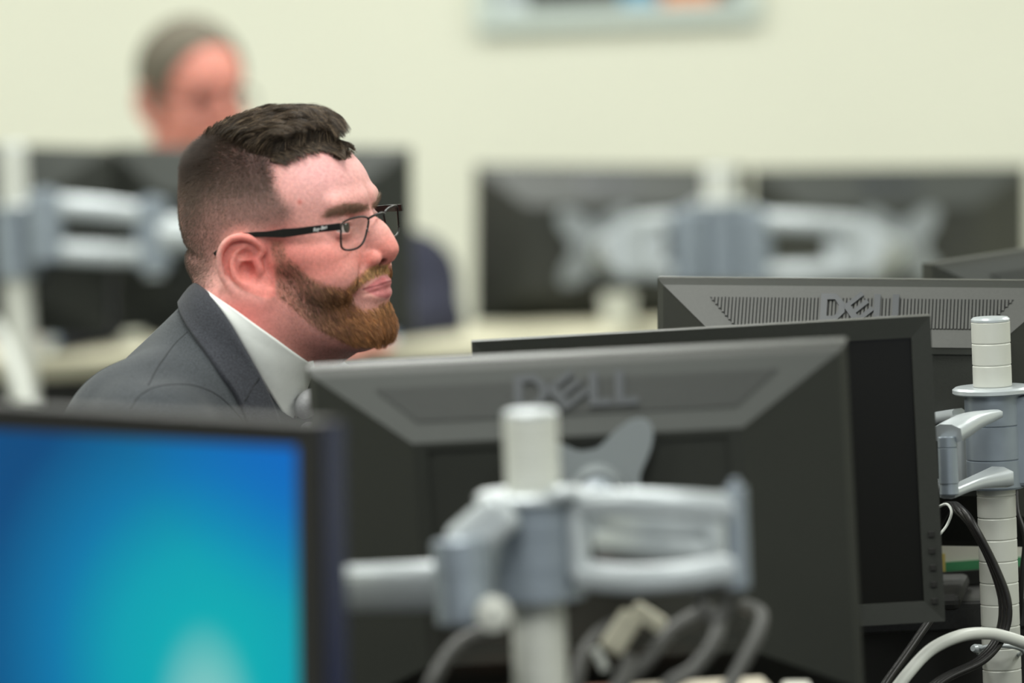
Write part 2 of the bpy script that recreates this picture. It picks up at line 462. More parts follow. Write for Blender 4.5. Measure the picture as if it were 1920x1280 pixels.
def ring_arm(t, p0, p1, h, bow=0.018, rp=0.019, bar=(0.007, 0.010), name='arm', pivot0=True, pivot1=True, off=0.0, off2=0.0):
    """window-shaped link: two bowed bars between two upright pivots; p0, p1 at mid height"""
    p0, p1 = Vector(p0), Vector(p1); z = Vector((0, 0, 1)); d = (p1 - p0); side = d.cross(z).normalized()
    mb = MB(); a, b = bar
    sec = [(-a, -b * .6), (-a * .6, -b), (a * .6, -b), (a, -b * .6), (a, b * .6), (a * .6, b), (-a * .6, b), (-a, b * .6)]
    for s in (1, -1):
        pts = []
        for i in range(13):
            q = i / 12; arch = math.sin(math.pi * q)
            pts.append(p0 + d * q + z * s * (h / 2 - b) * (1 - 0.16 * math.sin(math.pi * q * .5) * 1.0) + z * s * arch * bow * 0.35 + side * arch * bow)
        mb.sweep(pts, sec)
    for on, p in ((pivot0, p0), (pivot1, p1)):
        if not on: mb.cyl(tuple(p - z * (h / 2 - b)), tuple(p + z * (h / 2 - b)), a * 1.1, seg=14)
    o = mb.build(name, M['metal'], t)
    for on, p in ((pivot0, p0), (pivot1, p1)):
        if on:
            pv = MB(); pv.lathe(p - z * h * .52, p + z * h * .52, [(0, rp * .92), (.03, rp), (.30, rp), (.31, rp * .95), (.33, rp), (.67, rp), (.69, rp * .95), (.70, rp), (.97, rp), (1, rp * .92)], 28)
            pv.lathe(p + z * h * .52, p + z * (h * .52 + .006), [(0, rp * .45), (.8, rp * .45), (1, rp * .3)], 20)
            pv.build('pivot', M['metal_blue'], t)
    return o

def vesa(t, c, n, size=0.10, roll=0.0, wing=0.03):
    """star-shaped mounting plate, normal n"""
    n = Vector(n).normalized(); u = n.orthogonal().normalized()
    u = Vector((0, 0, 1)).cross(n).normalized(); w = n.cross(u)
    c = Vector(c); mb = MB(); k = 24; outl = []
    for i in range(k * 4):
        q = 2 * math.pi * i / (k * 4); rr = 0.5 * size * (0.66 + 0.66 * abs(math.sin(2 * q)) ** 3.5)
        outl.append((rr * math.cos(q + roll), rr * math.sin(q + roll)))
    m = len(outl)
    vs = [c + u * a + w * b for a, b in outl] + [c + u * a + w * b + n * 0.005 for a, b in outl]
    mb.add(vs, [tuple(range(m)), tuple(range(2 * m - 1, m - 1, -1))] + [(i, (i + 1) % m, m + (i + 1) % m, m + i) for i in range(m)])
    mb.lathe(c + n * .005, c + n * .035, [(0, .026), (.5, .022), (1, .018)], 24)
    return mb.build('mounting_plate', M['metal_dim'], t)

def collar(t, c, r, h, flange=0.039, split=True):
    c = Vector(c); z = Vector((0, 0, 1)); mb = MB()
    mb.lathe(c - z * h / 2, c + z * h / 2, [(0, r * .97), (.02, r), (.30, r), (.305, r * .97), (.32, r), (.66, r), (.665, r * .97), (.68, r), (1, r)], 40)
    mb.build('collar', M['metal_blue'], t)
    MB().lathe(c + z * h / 2, c + z * (h / 2 + .007), [(0, flange * .94), (.2, flange), (.7, flange), (1, flange * .93)], 40).build('flange', M['metal'], t)
# ------------------------------------------------------------------ implicit-surface modelling
def smin(a, b, k):
    h = np.clip(0.5 + 0.5 * (b - a) / k, 0, 1); return b * (1 - h) + a * h - k * h * (1 - h)
def smax(a, b, k): return -smin(-a, -b, k)
def ell(p, c, r, R=None):
    q = p - np.float32(c)
    if R is not None: q = q @ np.float32(R)            # columns of R: local axes
    r = np.float32(r)
    k0 = np.sqrt(((q / r) ** 2).sum(1)) + 1e-6; k1 = np.sqrt(((q / (r * r)) ** 2).sum(1)) + 1e-9
    return k0 * (k0 - 1) / k1
def rc(p, a, b, ra, rb):
    a = np.float32(a); ba = np.float32(b) - a; pa = p - a
    t = np.clip((pa @ ba) / float(ba @ ba), 0, 1)
    return np.sqrt(((pa - t[:, None] * ba) ** 2).sum(1)) - (ra + (rb - ra) * t)
def chain(p, pts, rs, k=2.0):
    d = None
    for i in range(len(pts) - 1):
        e = rc(p, pts[i], pts[i + 1], rs[i] if np.ndim(rs) else rs, rs[i + 1] if np.ndim(rs) else rs)
        d = e if d is None else (np.minimum(d, e) if k <= 0 else smin(d, e, k))
    return d

def surfnet(f, lo, hi, h, blk=8, marg=1.8):
    lo = np.float32(lo); hi = np.float32(hi)
    nb = np.ceil((hi - lo) / (h * blk)).astype(int); n = nb * blk
    bc = np.stack(np.meshgrid(*[np.arange(k) for k in nb], indexing='ij'), -1).reshape(-1, 3)
    cen = lo + (bc * blk + (blk - 1) / 2) * h
    fv = f(cen.astype(np.float32))
    act = np.abs(fv) < blk * h * 0.87 * marg
    G = np.where(fv > 0, 1e3, -1e3).astype(np.float32).reshape(nb)
    G = np.repeat(np.repeat(np.repeat(G, blk, 0), blk, 1), blk, 2)
    off = np.stack(np.meshgrid(*[np.arange(blk)] * 3, indexing='ij'), -1).reshape(-1, 3)
    ab = bc[act]
    for s in range(0, len(ab), 400):
        idx = (ab[s:s + 400, None, :] * blk + off[None]).reshape(-1, 3)
        G[idx[:, 0], idx[:, 1], idx[:, 2]] = f((lo + idx * h).astype(np.float32))
    S = G < 0
    cnt = np.zeros(n - 1, np.int8)
    for i in (0, 1):
        for j in (0, 1):
            for k in (0, 1):
                cnt += S[i:n[0] - 1 + i, j:n[1] - 1 + j, k:n[2] - 1 + k]
    cells = np.argwhere((cnt > 0) & (cnt < 8))
    cid = np.full(n - 1, -1, np.int64); cid[cells[:, 0], cells[:, 1], cells[:, 2]] = np.arange(len(cells))
    cor = [(i, j, k) for i in (0, 1) for j in (0, 1) for k in (0, 1)]
    val = {c: G[cells[:, 0] + c[0], cells[:, 1] + c[1], cells[:, 2] + c[2]] for c in cor}
    acc = np.zeros((len(cells), 3), np.float32); num = np.zeros(len(cells), np.float32)
    for c in cor:
        for ax in range(3):
            if c[ax]: continue
            c2 = list(c); c2[ax] = 1; c2 = tuple(c2)
            a, b = val[c], val[c2]; m = (a < 0) != (b < 0)
            t = np.clip(a / np.where(m, a - b, 1), 0, 1)
            pt = np.tile(np.float32(c), (len(cells), 1)); pt[:, ax] += t
            acc += pt * m[:, None]; num += m
    V = lo + (cells + acc / num[:, None]) * h
    F = []
    for ax in range(3):
        e = np.zeros(3, int); e[ax] = 1; o1 = np.zeros(3, int); o1[(ax + 1) % 3] = 1; o2 = np.zeros(3, int); o2[(ax + 2) % 3] = 1
        sl0 = [slice(1, k - 1) for k in n]; sl1 = list(sl0); sl1[ax] = slice(2, n[ax])
        a, b = S[tuple(sl0)], S[tuple(sl1)]
        for flip, m in ((False, a & ~b), (True, ~a & b)):
            q = np.argwhere(m) + 1
            ids = [cid[tuple((q - d).T)] for d in (0 * o1, o1, o1 + o2, o2)]
            quad = np.stack(ids if not flip else ids[::-1], 1)
            F.append(quad[(quad >= 0).all(1)])
    return V.astype(np.float64), np.concatenate(F)

def grad(f, p, e=0.3):
    g = np.stack([f(p + np.float32(d) * e) - f(p - np.float32(d) * e) for d in np.eye(3)], 1)
    return g / (np.linalg.norm(g, axis=1, keepdims=True) + 1e-9)

# ------------------------------------------------------------------ head (millimetres; x forward, y to his left, z up; origin between the ear canals)
def ear_rot(fl):
    c, s = math.cos(fl), math.sin(fl)
    U = (c, -s, 0.0); W = (s, c, 0.0); V = (0.0, 0.0, 1.0)
    return np.array([U, V, W]).T
EAR_FL = math.radians(24)
EAR_O = (0.0, 74.0, 0.0)
def _t(pts, w):                      # outline measured upright in the picture -> ear plane, turned back by the head's pitch
    a = math.radians(-12); c, s = math.cos(a), math.sin(a)
    return [(u * c - v * s, u * s + v * c, ww) for (u, v), ww in zip(pts, w if np.ndim(w) else [w] * len(pts))]
HELIX = _t([(4, 3), (9, 13), (3, 21), (-6, 25), (-15, 25.5), (-25, 21), (-31.5, 10), (-32, -4), (-28, -15), (-21, -23), (-12, -30), (-2, -35), (7, -37.5), (13, -35), (16, -28)],
           [2, 3, 5, 6, 6.5, 6.5, 6, 5, 4, 3, 2.5, 3, 3.5, 4, 3])
HELR0 = [2.6, 3.2, 3.6, 3.8, 3.8, 3.7, 3.4, 3.2, 3.2, 3.4, 4, 4.6, 5, 4.4, 4]
def _dense(pts, rs, n=4):
    q = np.array(smooth_path([tuple(p) + (0,) * 0 for p in pts], n)); r = np.interp(np.linspace(0, len(rs) - 1, len(q)), range(len(rs)), rs); return [tuple(v) for v in q], list(r)
HELIX, HELR = _dense(HELIX, HELR0, 3)
ANTI = _t([(-16, 12), (-20, 2), (-19, -8), (-13, -17), (-4, -23), (5, -28)], [2, 3.4, 4.6, 4.8, 4.2, 2.5])
def ear_sdf(p):
    """p with y made positive"""
    R = ear_rot(EAR_FL); q = ((p - np.float32(EAR_O)) @ np.float32(R))
    d = ell(q, _t([(-12, 4)], 0)[0], (21, 23, 3.2))
    d = smin(d, ell(q, _t([(-3, -20)], 0)[0], (17, 16, 3.4), None), 3)
    d = smin(d, ell(q, _t([(7, -31)], 3.5)[0], (10, 9.5, 4.5)), 3)
    d = smin(d, chain(q, HELIX, HELR, 0), 2.0)
    d = smin(d, chain(q, *_dense(ANTI, [2.4, 3, 3.4, 3.6, 3.4, 3], 2), 0), 3.0)
    d = smin(d, chain(q, _t([(-14, 12), (-8, 17)], [2, 2]), 2.2, 0), 3)          # fork of the inner ridge
    d = smin(d, chain(q, _t([(4, 4), (-6, 3.5), (-13, 3)], [2, 2.5, 1.5]), [2.4, 2, 1.6], 0), 2)
    # concha bowl, upper bowl, scapha groove
    cb = smin(ell(q, _t([(-6, -8)], 6)[0], (8.5, 10, 12)), ell(q, _t([(-7, 9)], 5)[0], (6.5, 5, 5.5)), 3)
    cb = smin(cb, chain(q, _t([(0, -14), (4, -20)], [6, 6.5]), [5, 3], 0), 3)
    d = smax(d, -cb, 2.5)
    d = smax(d, -chain(q, _t([(-9, 18.5), (-18, 17), (-25, 10), (-26, -2), (-22, -12)], [5.5, 5.5, 5.5, 5, 4.5]), [2.6, 3.2, 3.0, 2.6, 1.6], 0), 2)
    tr = ell(q, _t([(4.5, -4)], 2.5)[0], (5, 8, 4.2)); d = smin(d, tr, 3)
    return d

def face_base(p):
    """p with y mirrored positive"""
    d = ell(p, (-9, 0, 44), (92, 75, 88))
    d = smin(d, ell(p, (-14, 30, 50), (66, 47, 62)), 14)
    d = smin(d, ell(p, (32, 0, 48), (65, 60, 58)), 14)
    d = smin(d, ell(p, (46, 0, -8), (46, 57, 62)), 18)
    d = smin(d, ell(p, (62, 0, -44), (37, 33, 34)), 14)
    d = smin(d, rc(p, (8, 44, -58), (68, 18, -87), 21, 17), 16)
    d = smin(d, rc(p, (8, 41, -15), (8, 41, -58), 21, 20), 14)
    d = smin(d, ell(p, (72, 0, -86), (16, 23, 17)), 10)
    d = smin(d, ell(p, (58, 36, -28), (30, 26, 28)), 12)
    d = smin(d, rc(p, (22, 58, -2), (64, 44, -6), 11, 13), 12)
    d = smin(d, ell(p, (32, 0, -72), (56, 46, 30)), 18)
    # brow
    d = smin(d, rc(p, (89, 9, 40), (80, 37, 41), 11, 10), 8)
    return d

def head_sdf(p, detail=True):
    p = p.copy(); sgn_y = p[:, 1].copy(); p[:, 1] = np.abs(p[:, 1])
    d = face_base(p)
    # eye sockets
    d = smax(d, -ell(p, (98, 30, 16), (19, 16, 12.5)), 11)
    # nose
    n = chain(p, [(88, 0, 27), (95.5, 0, 10), (105, 0, -6)], [8, 8, 9.5], 4)
    n = smin(n, ell(p, (106.5, 0, -12.5), (12, 10.5, 10.5)), 5)
    n = smin(n, ell(p, (96, 0, -3), (18, 13, 22)), 6)
    n = smin(n, ell(p, (94.5, 13.5, -18.5), (11, 6.5, 8)), 4)
    n = smin(n, rc(p, (108, 0, -20), (98, 0, -25), 5, 5), 3)
    d = smin(d, n, 6)
    # lids
    lid = ell(p, (73.5, 31, 17.5), (14.6, 15, 13.6))
    d = smin(d, lid, 4)
    if detail:
        slit = ell(p, (86.5, 32.5, 16.4), (11, 15, 4.4))
        d = smax(d, -slit, 1.5)
        d = smax(d, -ell(p, (73.5, 31, 17.5), (12.2, 12.2, 12.2)), 0.5)
        # lid crease and fold under the eye
        d = smax(d, -chain(p, [(86, 20, 24), (88, 31, 27), (82, 44, 23)], 0.8, 0), 2.5)
        d = smax(d, -chain(p, [(87, 22, 6), (84, 33, 3), (78, 42, 6)], 0.8, 0), 4)
    # lips
    up = chain(p, [(98.8, 0, -44), (98, 4, -43.5), (91.5, 15, -46.5), (83, 25, -49.5)], [3.8, 3.9, 3.3, 2.0], 2)
    lo = chain(p, [(96.3, 0, -54), (91, 14, -54), (83, 24, -51.5)], [4.6, 4.0, 2.2], 2)
    d = smin(d, up, 4.0); d = smin(d, lo, 4.0)
    d = smax(d, -chain(p, [(106, 0, -48.6), (98.5, 13, -49.4), (87, 27, -50.2), (84, 30, -49.4)], [1.4, 1.4, 1.3, 0.9], 0), 1.4)
    d = smax(d, -ell(p, (82, 33, -50), (6, 2.6, 7)), 6)
    d = smax(d, -chain(p, [(110, 0, -30), (106.5, 0, -37)], 1.8, 0), 4)             # philtrum
    d = smax(d, -chain(p, [(104, 12, -66), (106, 0, -68)], 5, 0), 9)               # groove above the chin
    # folds by the nose and mouth
    d = smax(d, -chain(p, [(96, 21, -12), (90, 27, -24), (84, 35, -38)], [1.2, 1.5, 1.0], 0), 6)
    d = smax(d, -chain(p, [(94, 21.5, -10), (92, 21, -20)], 0.8, 0), 3)
    if detail:
        d = smax(d, -ell(p, (102.5, 9.0, -24.5), (8, 4.0, 3.6)), 1.2)
        e = ear_sdf(p)
        d = smin(d, e, 3.0)
        qq = ((p - np.float32(EAR_O)) @ np.float32(ear_rot(EAR_FL)))
        d = smax(d, -chain(qq, _t([(-20, -32), (-8, -40), (6, -46), (17, -44)], [-3, -2, 0, 0]), [1.5, 3, 3, 1.5], 0), 3)
        R = ear_rot(EAR_FL); q = ((p - np.float32(EAR_O)) @ np.float32(R))
        cb = smin(ell(q, _t([(-5, -8)], 5)[0], (7.8, 9.3, 13)), chain(q, _t([(0, -14), (4, -19)], [6, 6.5]), [4, 2.4], 0), 3)
        d = smax(d, -cb, 2.2)
    else:
        d = smin(d, ell(p, (-10, 77, 0), (17, 5, 31)), 4)
    return d

def head_matrix(org, yaw, pitch, scale=1.0, roll=0.0):
    t, f = math.radians(yaw), math.radians(pitch)
    X = np.array((math.cos(f) * math.cos(t), -math.cos(f) * math.sin(t), math.sin(f)))
    Z = np.array((-math.sin(f) * math.cos(t), math.sin(f) * math.sin(t), math.cos(f)))
    Y = np.cross(Z, X); r = math.radians(roll)
    Y2 = math.cos(r) * Y + math.sin(r) * Z; Z2 = np.cross(X, Y2)
    return np.stack([X, Y2, Z2], 1) * scale, np.asarray(org, float)

def to_w(H, p): return (np.asarray(p) * 0.001) @ H[0].T + H[1]
def to_l(H, w): return (np.asarray(w) - H[1]) @ np.linalg.inv(H[0]).T * 1000.0

def inpoly(x, y, poly):
    poly = np.asarray(poly, float); r = np.zeros(len(x), bool); dmin = np.full(len(x), 1e9)
    for i in range(len(poly)):
        x0, y0 = poly[i]; x1, y1 = poly[(i + 1) % len(poly)]
        c = (y0 > y) != (y1 > y)
        with np.errstate(divide='ignore', invalid='ignore'):
            r ^= c & (x < (x1 - x0) * (y - y0) / (y1 - y0 + 1e-12) + x0)
        dx, dy = x1 - x0, y1 - y0; t = np.clip(((x - x0) * dx + (y - y0) * dy) / (dx * dx + dy * dy + 1e-9), 0, 1)
        dmin = np.minimum(dmin, np.hypot(x - x0 - t * dx, y - y0 - t * dy))
    return np.where(r, dmin, -dmin)              # signed distance, positive inside
def sst(x, a, b):
    t = np.clip((x - a) / (b - a), 0, 1); return t * t * (3 - 2 * t)

def set_col(me, cols, name='Col'):
    a = me.color_attributes.new(name, 'FLOAT_COLOR', 'POINT')
    a.data.foreach_set('color', np.concatenate([cols, np.ones((len(cols), 1))], 1).astype(np.float32).ravel())

def strands(name, roots, tans, length, cols, rad, parent, nseg=5, tip=0.35, clump=0, cstr=.6, keep=None):
    """roots (n,3) m, tans: list of directions along the strand (n,3) each, length (n,)"""
    n = len(roots); pts = np.zeros((n, nseg + 1, 3)); pts[:, 0] = roots
    for i in range(nseg):
        q = (i + 0.5) / nseg * (len(tans) - 1); a = int(q); fr = q - a
        d = tans[a] * (1 - fr) + tans[min(a + 1, len(tans) - 1)] * fr
        d = d / (np.linalg.norm(d, axis=1, keepdims=True) + 1e-9)
        pts[:, i + 1] = pts[:, i] + d * (length / nseg)[:, None]
    if clump:
        gi = np.random.default_rng(3).choice(n, clump, replace=False); near = np.empty(n, int)
        for s in range(0, n, 2000):
            near[s:s + 2000] = ((roots[s:s + 2000, None, :] - roots[gi][None]) ** 2).sum(2).argmin(1)
        g = pts[gi[near]]; wq = (np.linspace(0, 1, nseg + 1) ** .8 * cstr)[None, :, None]
        pts = pts * (1 - wq) + g * wq; pts[:, 0] = roots
        cols = cols * np.exp(np.random.default_rng(5).normal(0, .22, clump))[np.searchsorted(np.sort(gi), gi[near]) % clump][:, None]
    if keep is not None:
        k = keep(pts); pts, cols, n = pts[k], cols[k], int(k.sum())
    hc = bpy.data.hair_curves.new(name); hc.add_curves([nseg + 1] * n)
    hc.attributes.get('position') or hc.attributes.new('position', 'FLOAT_VECTOR', 'POINT')
    hc.attributes['position'].data.foreach_set('vector', pts.astype(np.float32).ravel())
    ra = hc.attributes.get('radius') or hc.attributes.new('radius', 'FLOAT', 'POINT')
    prof = np.linspace(1, tip, nseg + 1)[None, :] * np.asarray(rad).reshape(-1, 1)
    prof = np.broadcast_to(prof, (n, nseg + 1))
    ra.data.foreach_set('value', prof.astype(np.float32).ravel())
    ca = hc.attributes.new('Col', 'FLOAT_COLOR', 'POINT')
    cc = np.repeat(np.concatenate([cols, np.ones((n, 1))], 1)[:, None, :], nseg + 1, 1)
    ca.data.foreach_set('color', cc.astype(np.float32).ravel())
    hc.materials.append(M['hair'])
    o = bpy.data.objects.new(name, hc); COL.objects.link(o)
    if parent: o.parent = parent
    return o

def sample_mesh(V, F, w, n, rng):
    """n random points on the quads, w = per-vertex weight (0..1)"""
    a, b, c, d = (V[F[:, i]] for i in range(4))
    ar = 0.5 * np.linalg.norm(np.cross(c - a, d - b), axis=1)
    wt = ar * w[F].mean(1); cum = np.cumsum(wt); idx = np.searchsorted(cum, rng.random(n) * cum[-1])
    u, v = rng.random(n)[:, None], rng.random(n)[:, None]
    return (a[idx] * (1 - u) + b[idx] * u) * (1 - v) + (d[idx] * (1 - u) + c[idx] * u) * v
# ------------------------------------------------------------------ seated man in the grey suit
rng = np.random.default_rng(7)
H = head_matrix(P(539, 474, 5.52), 25, 8, 1.0, 3.5)
man = empty('person', (float(P(300, 900, 5.6)[0]), 5.6, 0.0))
tag(man, 'bearded man in profile wearing glasses, a grey suit, white shirt and silver tie', 'person')
man_inv = man.matrix_world.copy()
def put(o, parent):
    """parent a world-space mesh without moving it"""
    o.parent = parent
    bpy.context.view_layer.update()
    o.matrix_parent_inverse = parent.matrix_world.inverted()
    return o

# torso frame: a forward, b to his left, c up the spine; origin at the centre of the neck ring
N0 = P(488, 612, 5.50)
AX = np.array((0.48, -0.22, 0.85)); AX /= np.linalg.norm(AX)
LT = np.array((math.sin(math.radians(25)), math.cos(math.radians(25)), 0.0))
LT -= AX * (LT @ AX); LT /= np.linalg.norm(LT)
FT = np.cross(LT, AX)
TM = np.stack([FT, LT, AX], 1)
def tw(q): return (np.asarray(q, float) * 0.001) @ TM.T + N0
def wt(w): return ((np.asarray(w) - N0) @ TM * 1000.0).astype(np.float32)
def t2h(q): return to_l(H, tw(q))

def neck_sdf(p):                     # head-local mm
    d = rc(p, (-28, 0, 5), t2h((-4, 0, -5)), 61, 60)
    d = smin(d, rc(p, t2h((-4, 0, -5)), t2h((-10, 0, -120)), 60, 84), 10)
    d = smin(d, ell(p, (-70, 0, 6), (33, 46, 26)), 12)
    d = smin(d, ell(p, (-60, 0, -22), (34, 46, 26)), 14)
    d = smin(d, rc(p, (20, 0, -70), t2h((14, 0, 12)), 46, 37), 14)
    return d
LIMB = t2h((0, 0, -75)); LIMN = (TM[:, 2] @ np.linalg.inv(H[0]).T); LIMN = LIMN / np.linalg.norm(LIMN)
def man_head(p):
    m = p.copy(); m[:, 1] = np.abs(m[:, 1])
    d = smin(head_sdf(p), neck_sdf(p), 12)
    # crease across the nape
    d = smax(d, -chain(m, [(-99, 0, 24), (-88, 40, 20), (-66, 60, 12)], [1.5, 1.2, .5], 0), 9)
    return smax(d, -((p - np.float32(LIMB)) @ np.float32(LIMN)), 1)
HV, HF = surfnet(man_head, (-135, -118, -225), (135, 118, 145), 1.25)
HN = grad(man_head, HV.astype(np.float32))

def hand_sdf(q, o, dirf, dirs):
    """relaxed hand lying palm down; o wrist, dirf to the fingertips, dirs to the thumb side (torso mm)"""
    f = np.array(dirf, float); f /= np.linalg.norm(f); s = np.array(dirs, float); s -= f * (s @ f); s /= np.linalg.norm(s); u = np.cross(f, s)
    R = np.stack([f, s, u], 1); p = ((q - np.float32(o)) @ np.float32(R)).astype(np.float32)
    d = rc(p, (8, 0, 0), (45, 4, 0), 24, 30); d = smax(d, np.abs(p[:, 2]) - 14, 10)
    for k, (y, L) in enumerate(((30, 68), (10, 76), (-10, 70), (-28, 55))):
        y *= 0.8
        d = smin(d, chain(p, [(62, y, 0), (62 + L * .42, y * 1.12, 2), (62 + L * .75, y * 1.15, -6), (62 + L, y * 1.15, -15)], [9.5, 9, 8.2, 7.2], 1), 4)
    d = smin(d, chain(p, [(22, 20, -2), (50, 44, -6), (82, 50, -10)], [13, 10, 8.5], 2), 6)
    return d
ELB = (110, 262, -325); WRI = (300, 120, -215); SHO = (28, 166, -100)
def torso_sdf(q):
    """q torso mm; shirt body"""
    m = q.copy(); m[:, 1] = np.abs(m[:, 1])
    d = ell(m, (18, 0, -215), (106, 156, 180))
    d = smin(d, ell(m, (-14, 60, -150), (74, 100, 105)), 30)
    d = smin(d, rc(m, (-8, 30, -64), (4, 150, -108), 40, 46), 30)
    d = smin(d, ell(m, (15, 0, -420), (135, 165, 170)), 60)
    d = smin(d, rc(m, (-4, 0, -12), (-12, 0, -95), 62, 80), 22)
    return d
def arms_sdf(q, r0=50, r1=42, r2=30):
    m = q.copy(); m[:, 1] = np.abs(m[:, 1])
    return smin(rc(m, SHO, ELB, r0, r1), rc(m, ELB, WRI, r1, r2), 14)
def inner_body(q):
    m = q.copy(); m[:, 1] = np.abs(m[:, 1])
    d = smin(torso_sdf(q) + 12, arms_sdf(q, 40, 32, 24), 20)
    d = smin(d, hand_sdf(m, WRI, (0.85, -0.35, -0.10), (-0.1, -1, 0.6)), 8)
    return smax(d, q[:, 2] + 60, 4)
BV, BF = surfnet(inner_body, (-190, -330, -620), (480, 330, -20), 4.5)
BVl = to_l(H, tw(BV))

# ---- colours by place on the skin (right side; the left side mirrors it)
def mirror_px(V):
    m = V.copy(); m[:, 1] = -np.abs(m[:, 1]); x, y, _ = proj(to_w(H, m)); return x, y
AV = np.concatenate([HV, BVl]); AF = np.concatenate([HF, BF + len(HV)])
px, py = mirror_px(AV)
FADE = [(330, 345), (338, 295), (350, 270), (368, 250), (405, 243), (440, 250), (480, 266), (512, 280), (515, 318), (521, 348), (536, 372), (556, 392), (552, 410), (540, 424), (536, 432),
        (505, 434), (470, 432), (440, 434), (424, 446), (412, 470), (410, 510), (400, 552), (372, 545), (338, 510), (330, 450)]
HTOP = [(335, 330), (345, 290), (365, 250), (392, 215), (450, 190), (600, 180), (662, 205), (672, 240), (664, 268), (640, 279), (606, 276), (580, 276), (545, 286), (520, 300), (500, 296), (470, 290), (435, 272), (405, 268), (380, 276), (362, 300), (348, 335)]
BEARD = [(506, 448), (534, 452), (540, 480), (562, 500), (585, 519), (612, 531), (645, 537), (660, 529), (668, 518), (683, 505), (698, 497), (714, 493), (760, 492), (760, 512), (728, 513), (706, 519),
         (686, 530), (673, 540), (664, 550), (665, 566), (681, 577), (703, 574), (716, 564), (760, 562), (770, 600), (740, 640), (700, 650), (660, 650), (623, 634), (583, 611), (553, 586), (520, 560), (512, 530), (514, 494), (506, 470)]
BROW = [(604, 408), (618, 391), (646, 381), (672, 380), (690, 384), (694, 394), (675, 397), (646, 400), (620, 406)]
LIPU = [(681, 542), (694, 533), (707, 523), (718, 515), (727, 511), (742, 510), (742, 529), (728, 530), (706, 537)]
LIPL = [(681, 542), (706, 536), (728, 530), (744, 530), (744, 556), (728, 560), (706, 556), (691, 549)]
def blob(cx, cy, sx, sy): return np.exp(-((px - cx) / sx) ** 2 - ((py - cy) / sy) ** 2)
def mixc(c, rgb, w): return c * (1 - w[:, None]) + np.array(lin(rgb)) * w[:, None]
C = np.tile(lin((224, 164, 150)), (len(AV), 1))
C = mixc(C, (221, 167, 160), blob(600, 320, 90, 60))
C = mixc(C, (222, 140, 126), np.clip(1.2 * blob(590, 490, 80, 45), 0, .9))
C = mixc(C, (226, 138, 122), np.clip(blob(735, 468, 30, 26) + blob(690, 485, 24, 14), 0, .7))
C = mixc(C, (206, 112, 100), .8 * blob(520, 470, 30, 60))
EARP = [(455, 434), (430, 444), (415, 462), (414, 482), (421, 507), (436, 528), (458, 545), (480, 554), (502, 561), (517, 555), (517, 520), (510, 480), (505, 462), (488, 446), (470, 437)]
ear_w = sst(inpoly(px, py, EARP), -2, 3) * (np.abs(AV[:, 1]) > 45)
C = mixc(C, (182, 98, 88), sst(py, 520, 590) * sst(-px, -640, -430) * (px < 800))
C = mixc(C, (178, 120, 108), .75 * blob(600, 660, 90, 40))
C = mixc(C, (228, 140, 126), ear_w * .9)
C = mixc(C, (186, 84, 76), ear_w * (blob(474, 494, 13, 26) * .75))  # ear bowl: redder skin with the shade of the hollow painted in
C = mixc(C, (200, 96, 80), .6 * blob(562, 379, 5, 5)); C = mixc(C, (200, 120, 108), .5 * blob(640, 331, 3, 2.5))
C = mixc(C, (205, 120, 115), .35 * blob(652, 446, 22, 12))
hw = sst(inpoly(px, py, HTOP), -8, 6) * (1 - ear_w)
C = mixc(C, (52, 42, 36), hw * .96)
fd = inpoly(px, py, FADE); fw = sst(fd, -6, 22) * (1 - ear_w)
dark = np.clip(sst(-py, -452, -350) * .5 + .42 + .2 * sst(-px, -400, -345), 0, 1)
C = mixc(C, (122, 98, 88), fw * dark)
bd = inpoly(px, py, BEARD); bw = sst(bd, -4, 7) * (1 - ear_w)
C = mixc(C, (168, 112, 88), bw * .5)
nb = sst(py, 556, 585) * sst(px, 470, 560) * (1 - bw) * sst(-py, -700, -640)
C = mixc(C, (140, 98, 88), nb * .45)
C = mixc(C, (150, 112, 92), sst(inpoly(px, py, BROW), -3, 4) * .6)
def nearline(pl, w):
    d = np.full(len(px), 1e9)
    for (a, b), (c, e) in zip(pl[:-1], pl[1:]):
        t = np.clip(((px - a) * (c - a) + (py - b) * (e - b)) / ((c - a) ** 2 + (e - b) ** 2), 0, 1); d = np.minimum(d, np.hypot(px - a - t * (c - a), py - b - t * (e - b)))
    return 1 - sst(d, w * .4, w)
C = mixc(C, (190, 104, 104), sst(inpoly(px, py, LIPU), -1.5, 1.5) * .85)
C = mixc(C, (206, 122, 122), sst(inpoly(px, py, LIPL), -1.5, 2.5) * .8)
C = mixc(C, (110, 50, 44), sst(-ell(np.float32(np.stack([AV[:, 0], np.abs(AV[:, 1]), AV[:, 2]], 1)), (102.5, 9.0, -24.0), (8, 4, 4)), -1.5, .5) * .85)  # dark red paints the shade inside the nostrils
C = mixc(C, (118, 48, 52), nearline([(681, 542), (700, 537.5), (716, 532), (729, 528)], 2.4) * .8)  # mouth line: shade in the crease painted as dark red
C[:, 1] *= .98; C[:, 2] *= 1.05
body = mesh_obj('body', to_w(H, AV), AF, M['skin'], None, True); set_col(body.data, C); put(body, man)

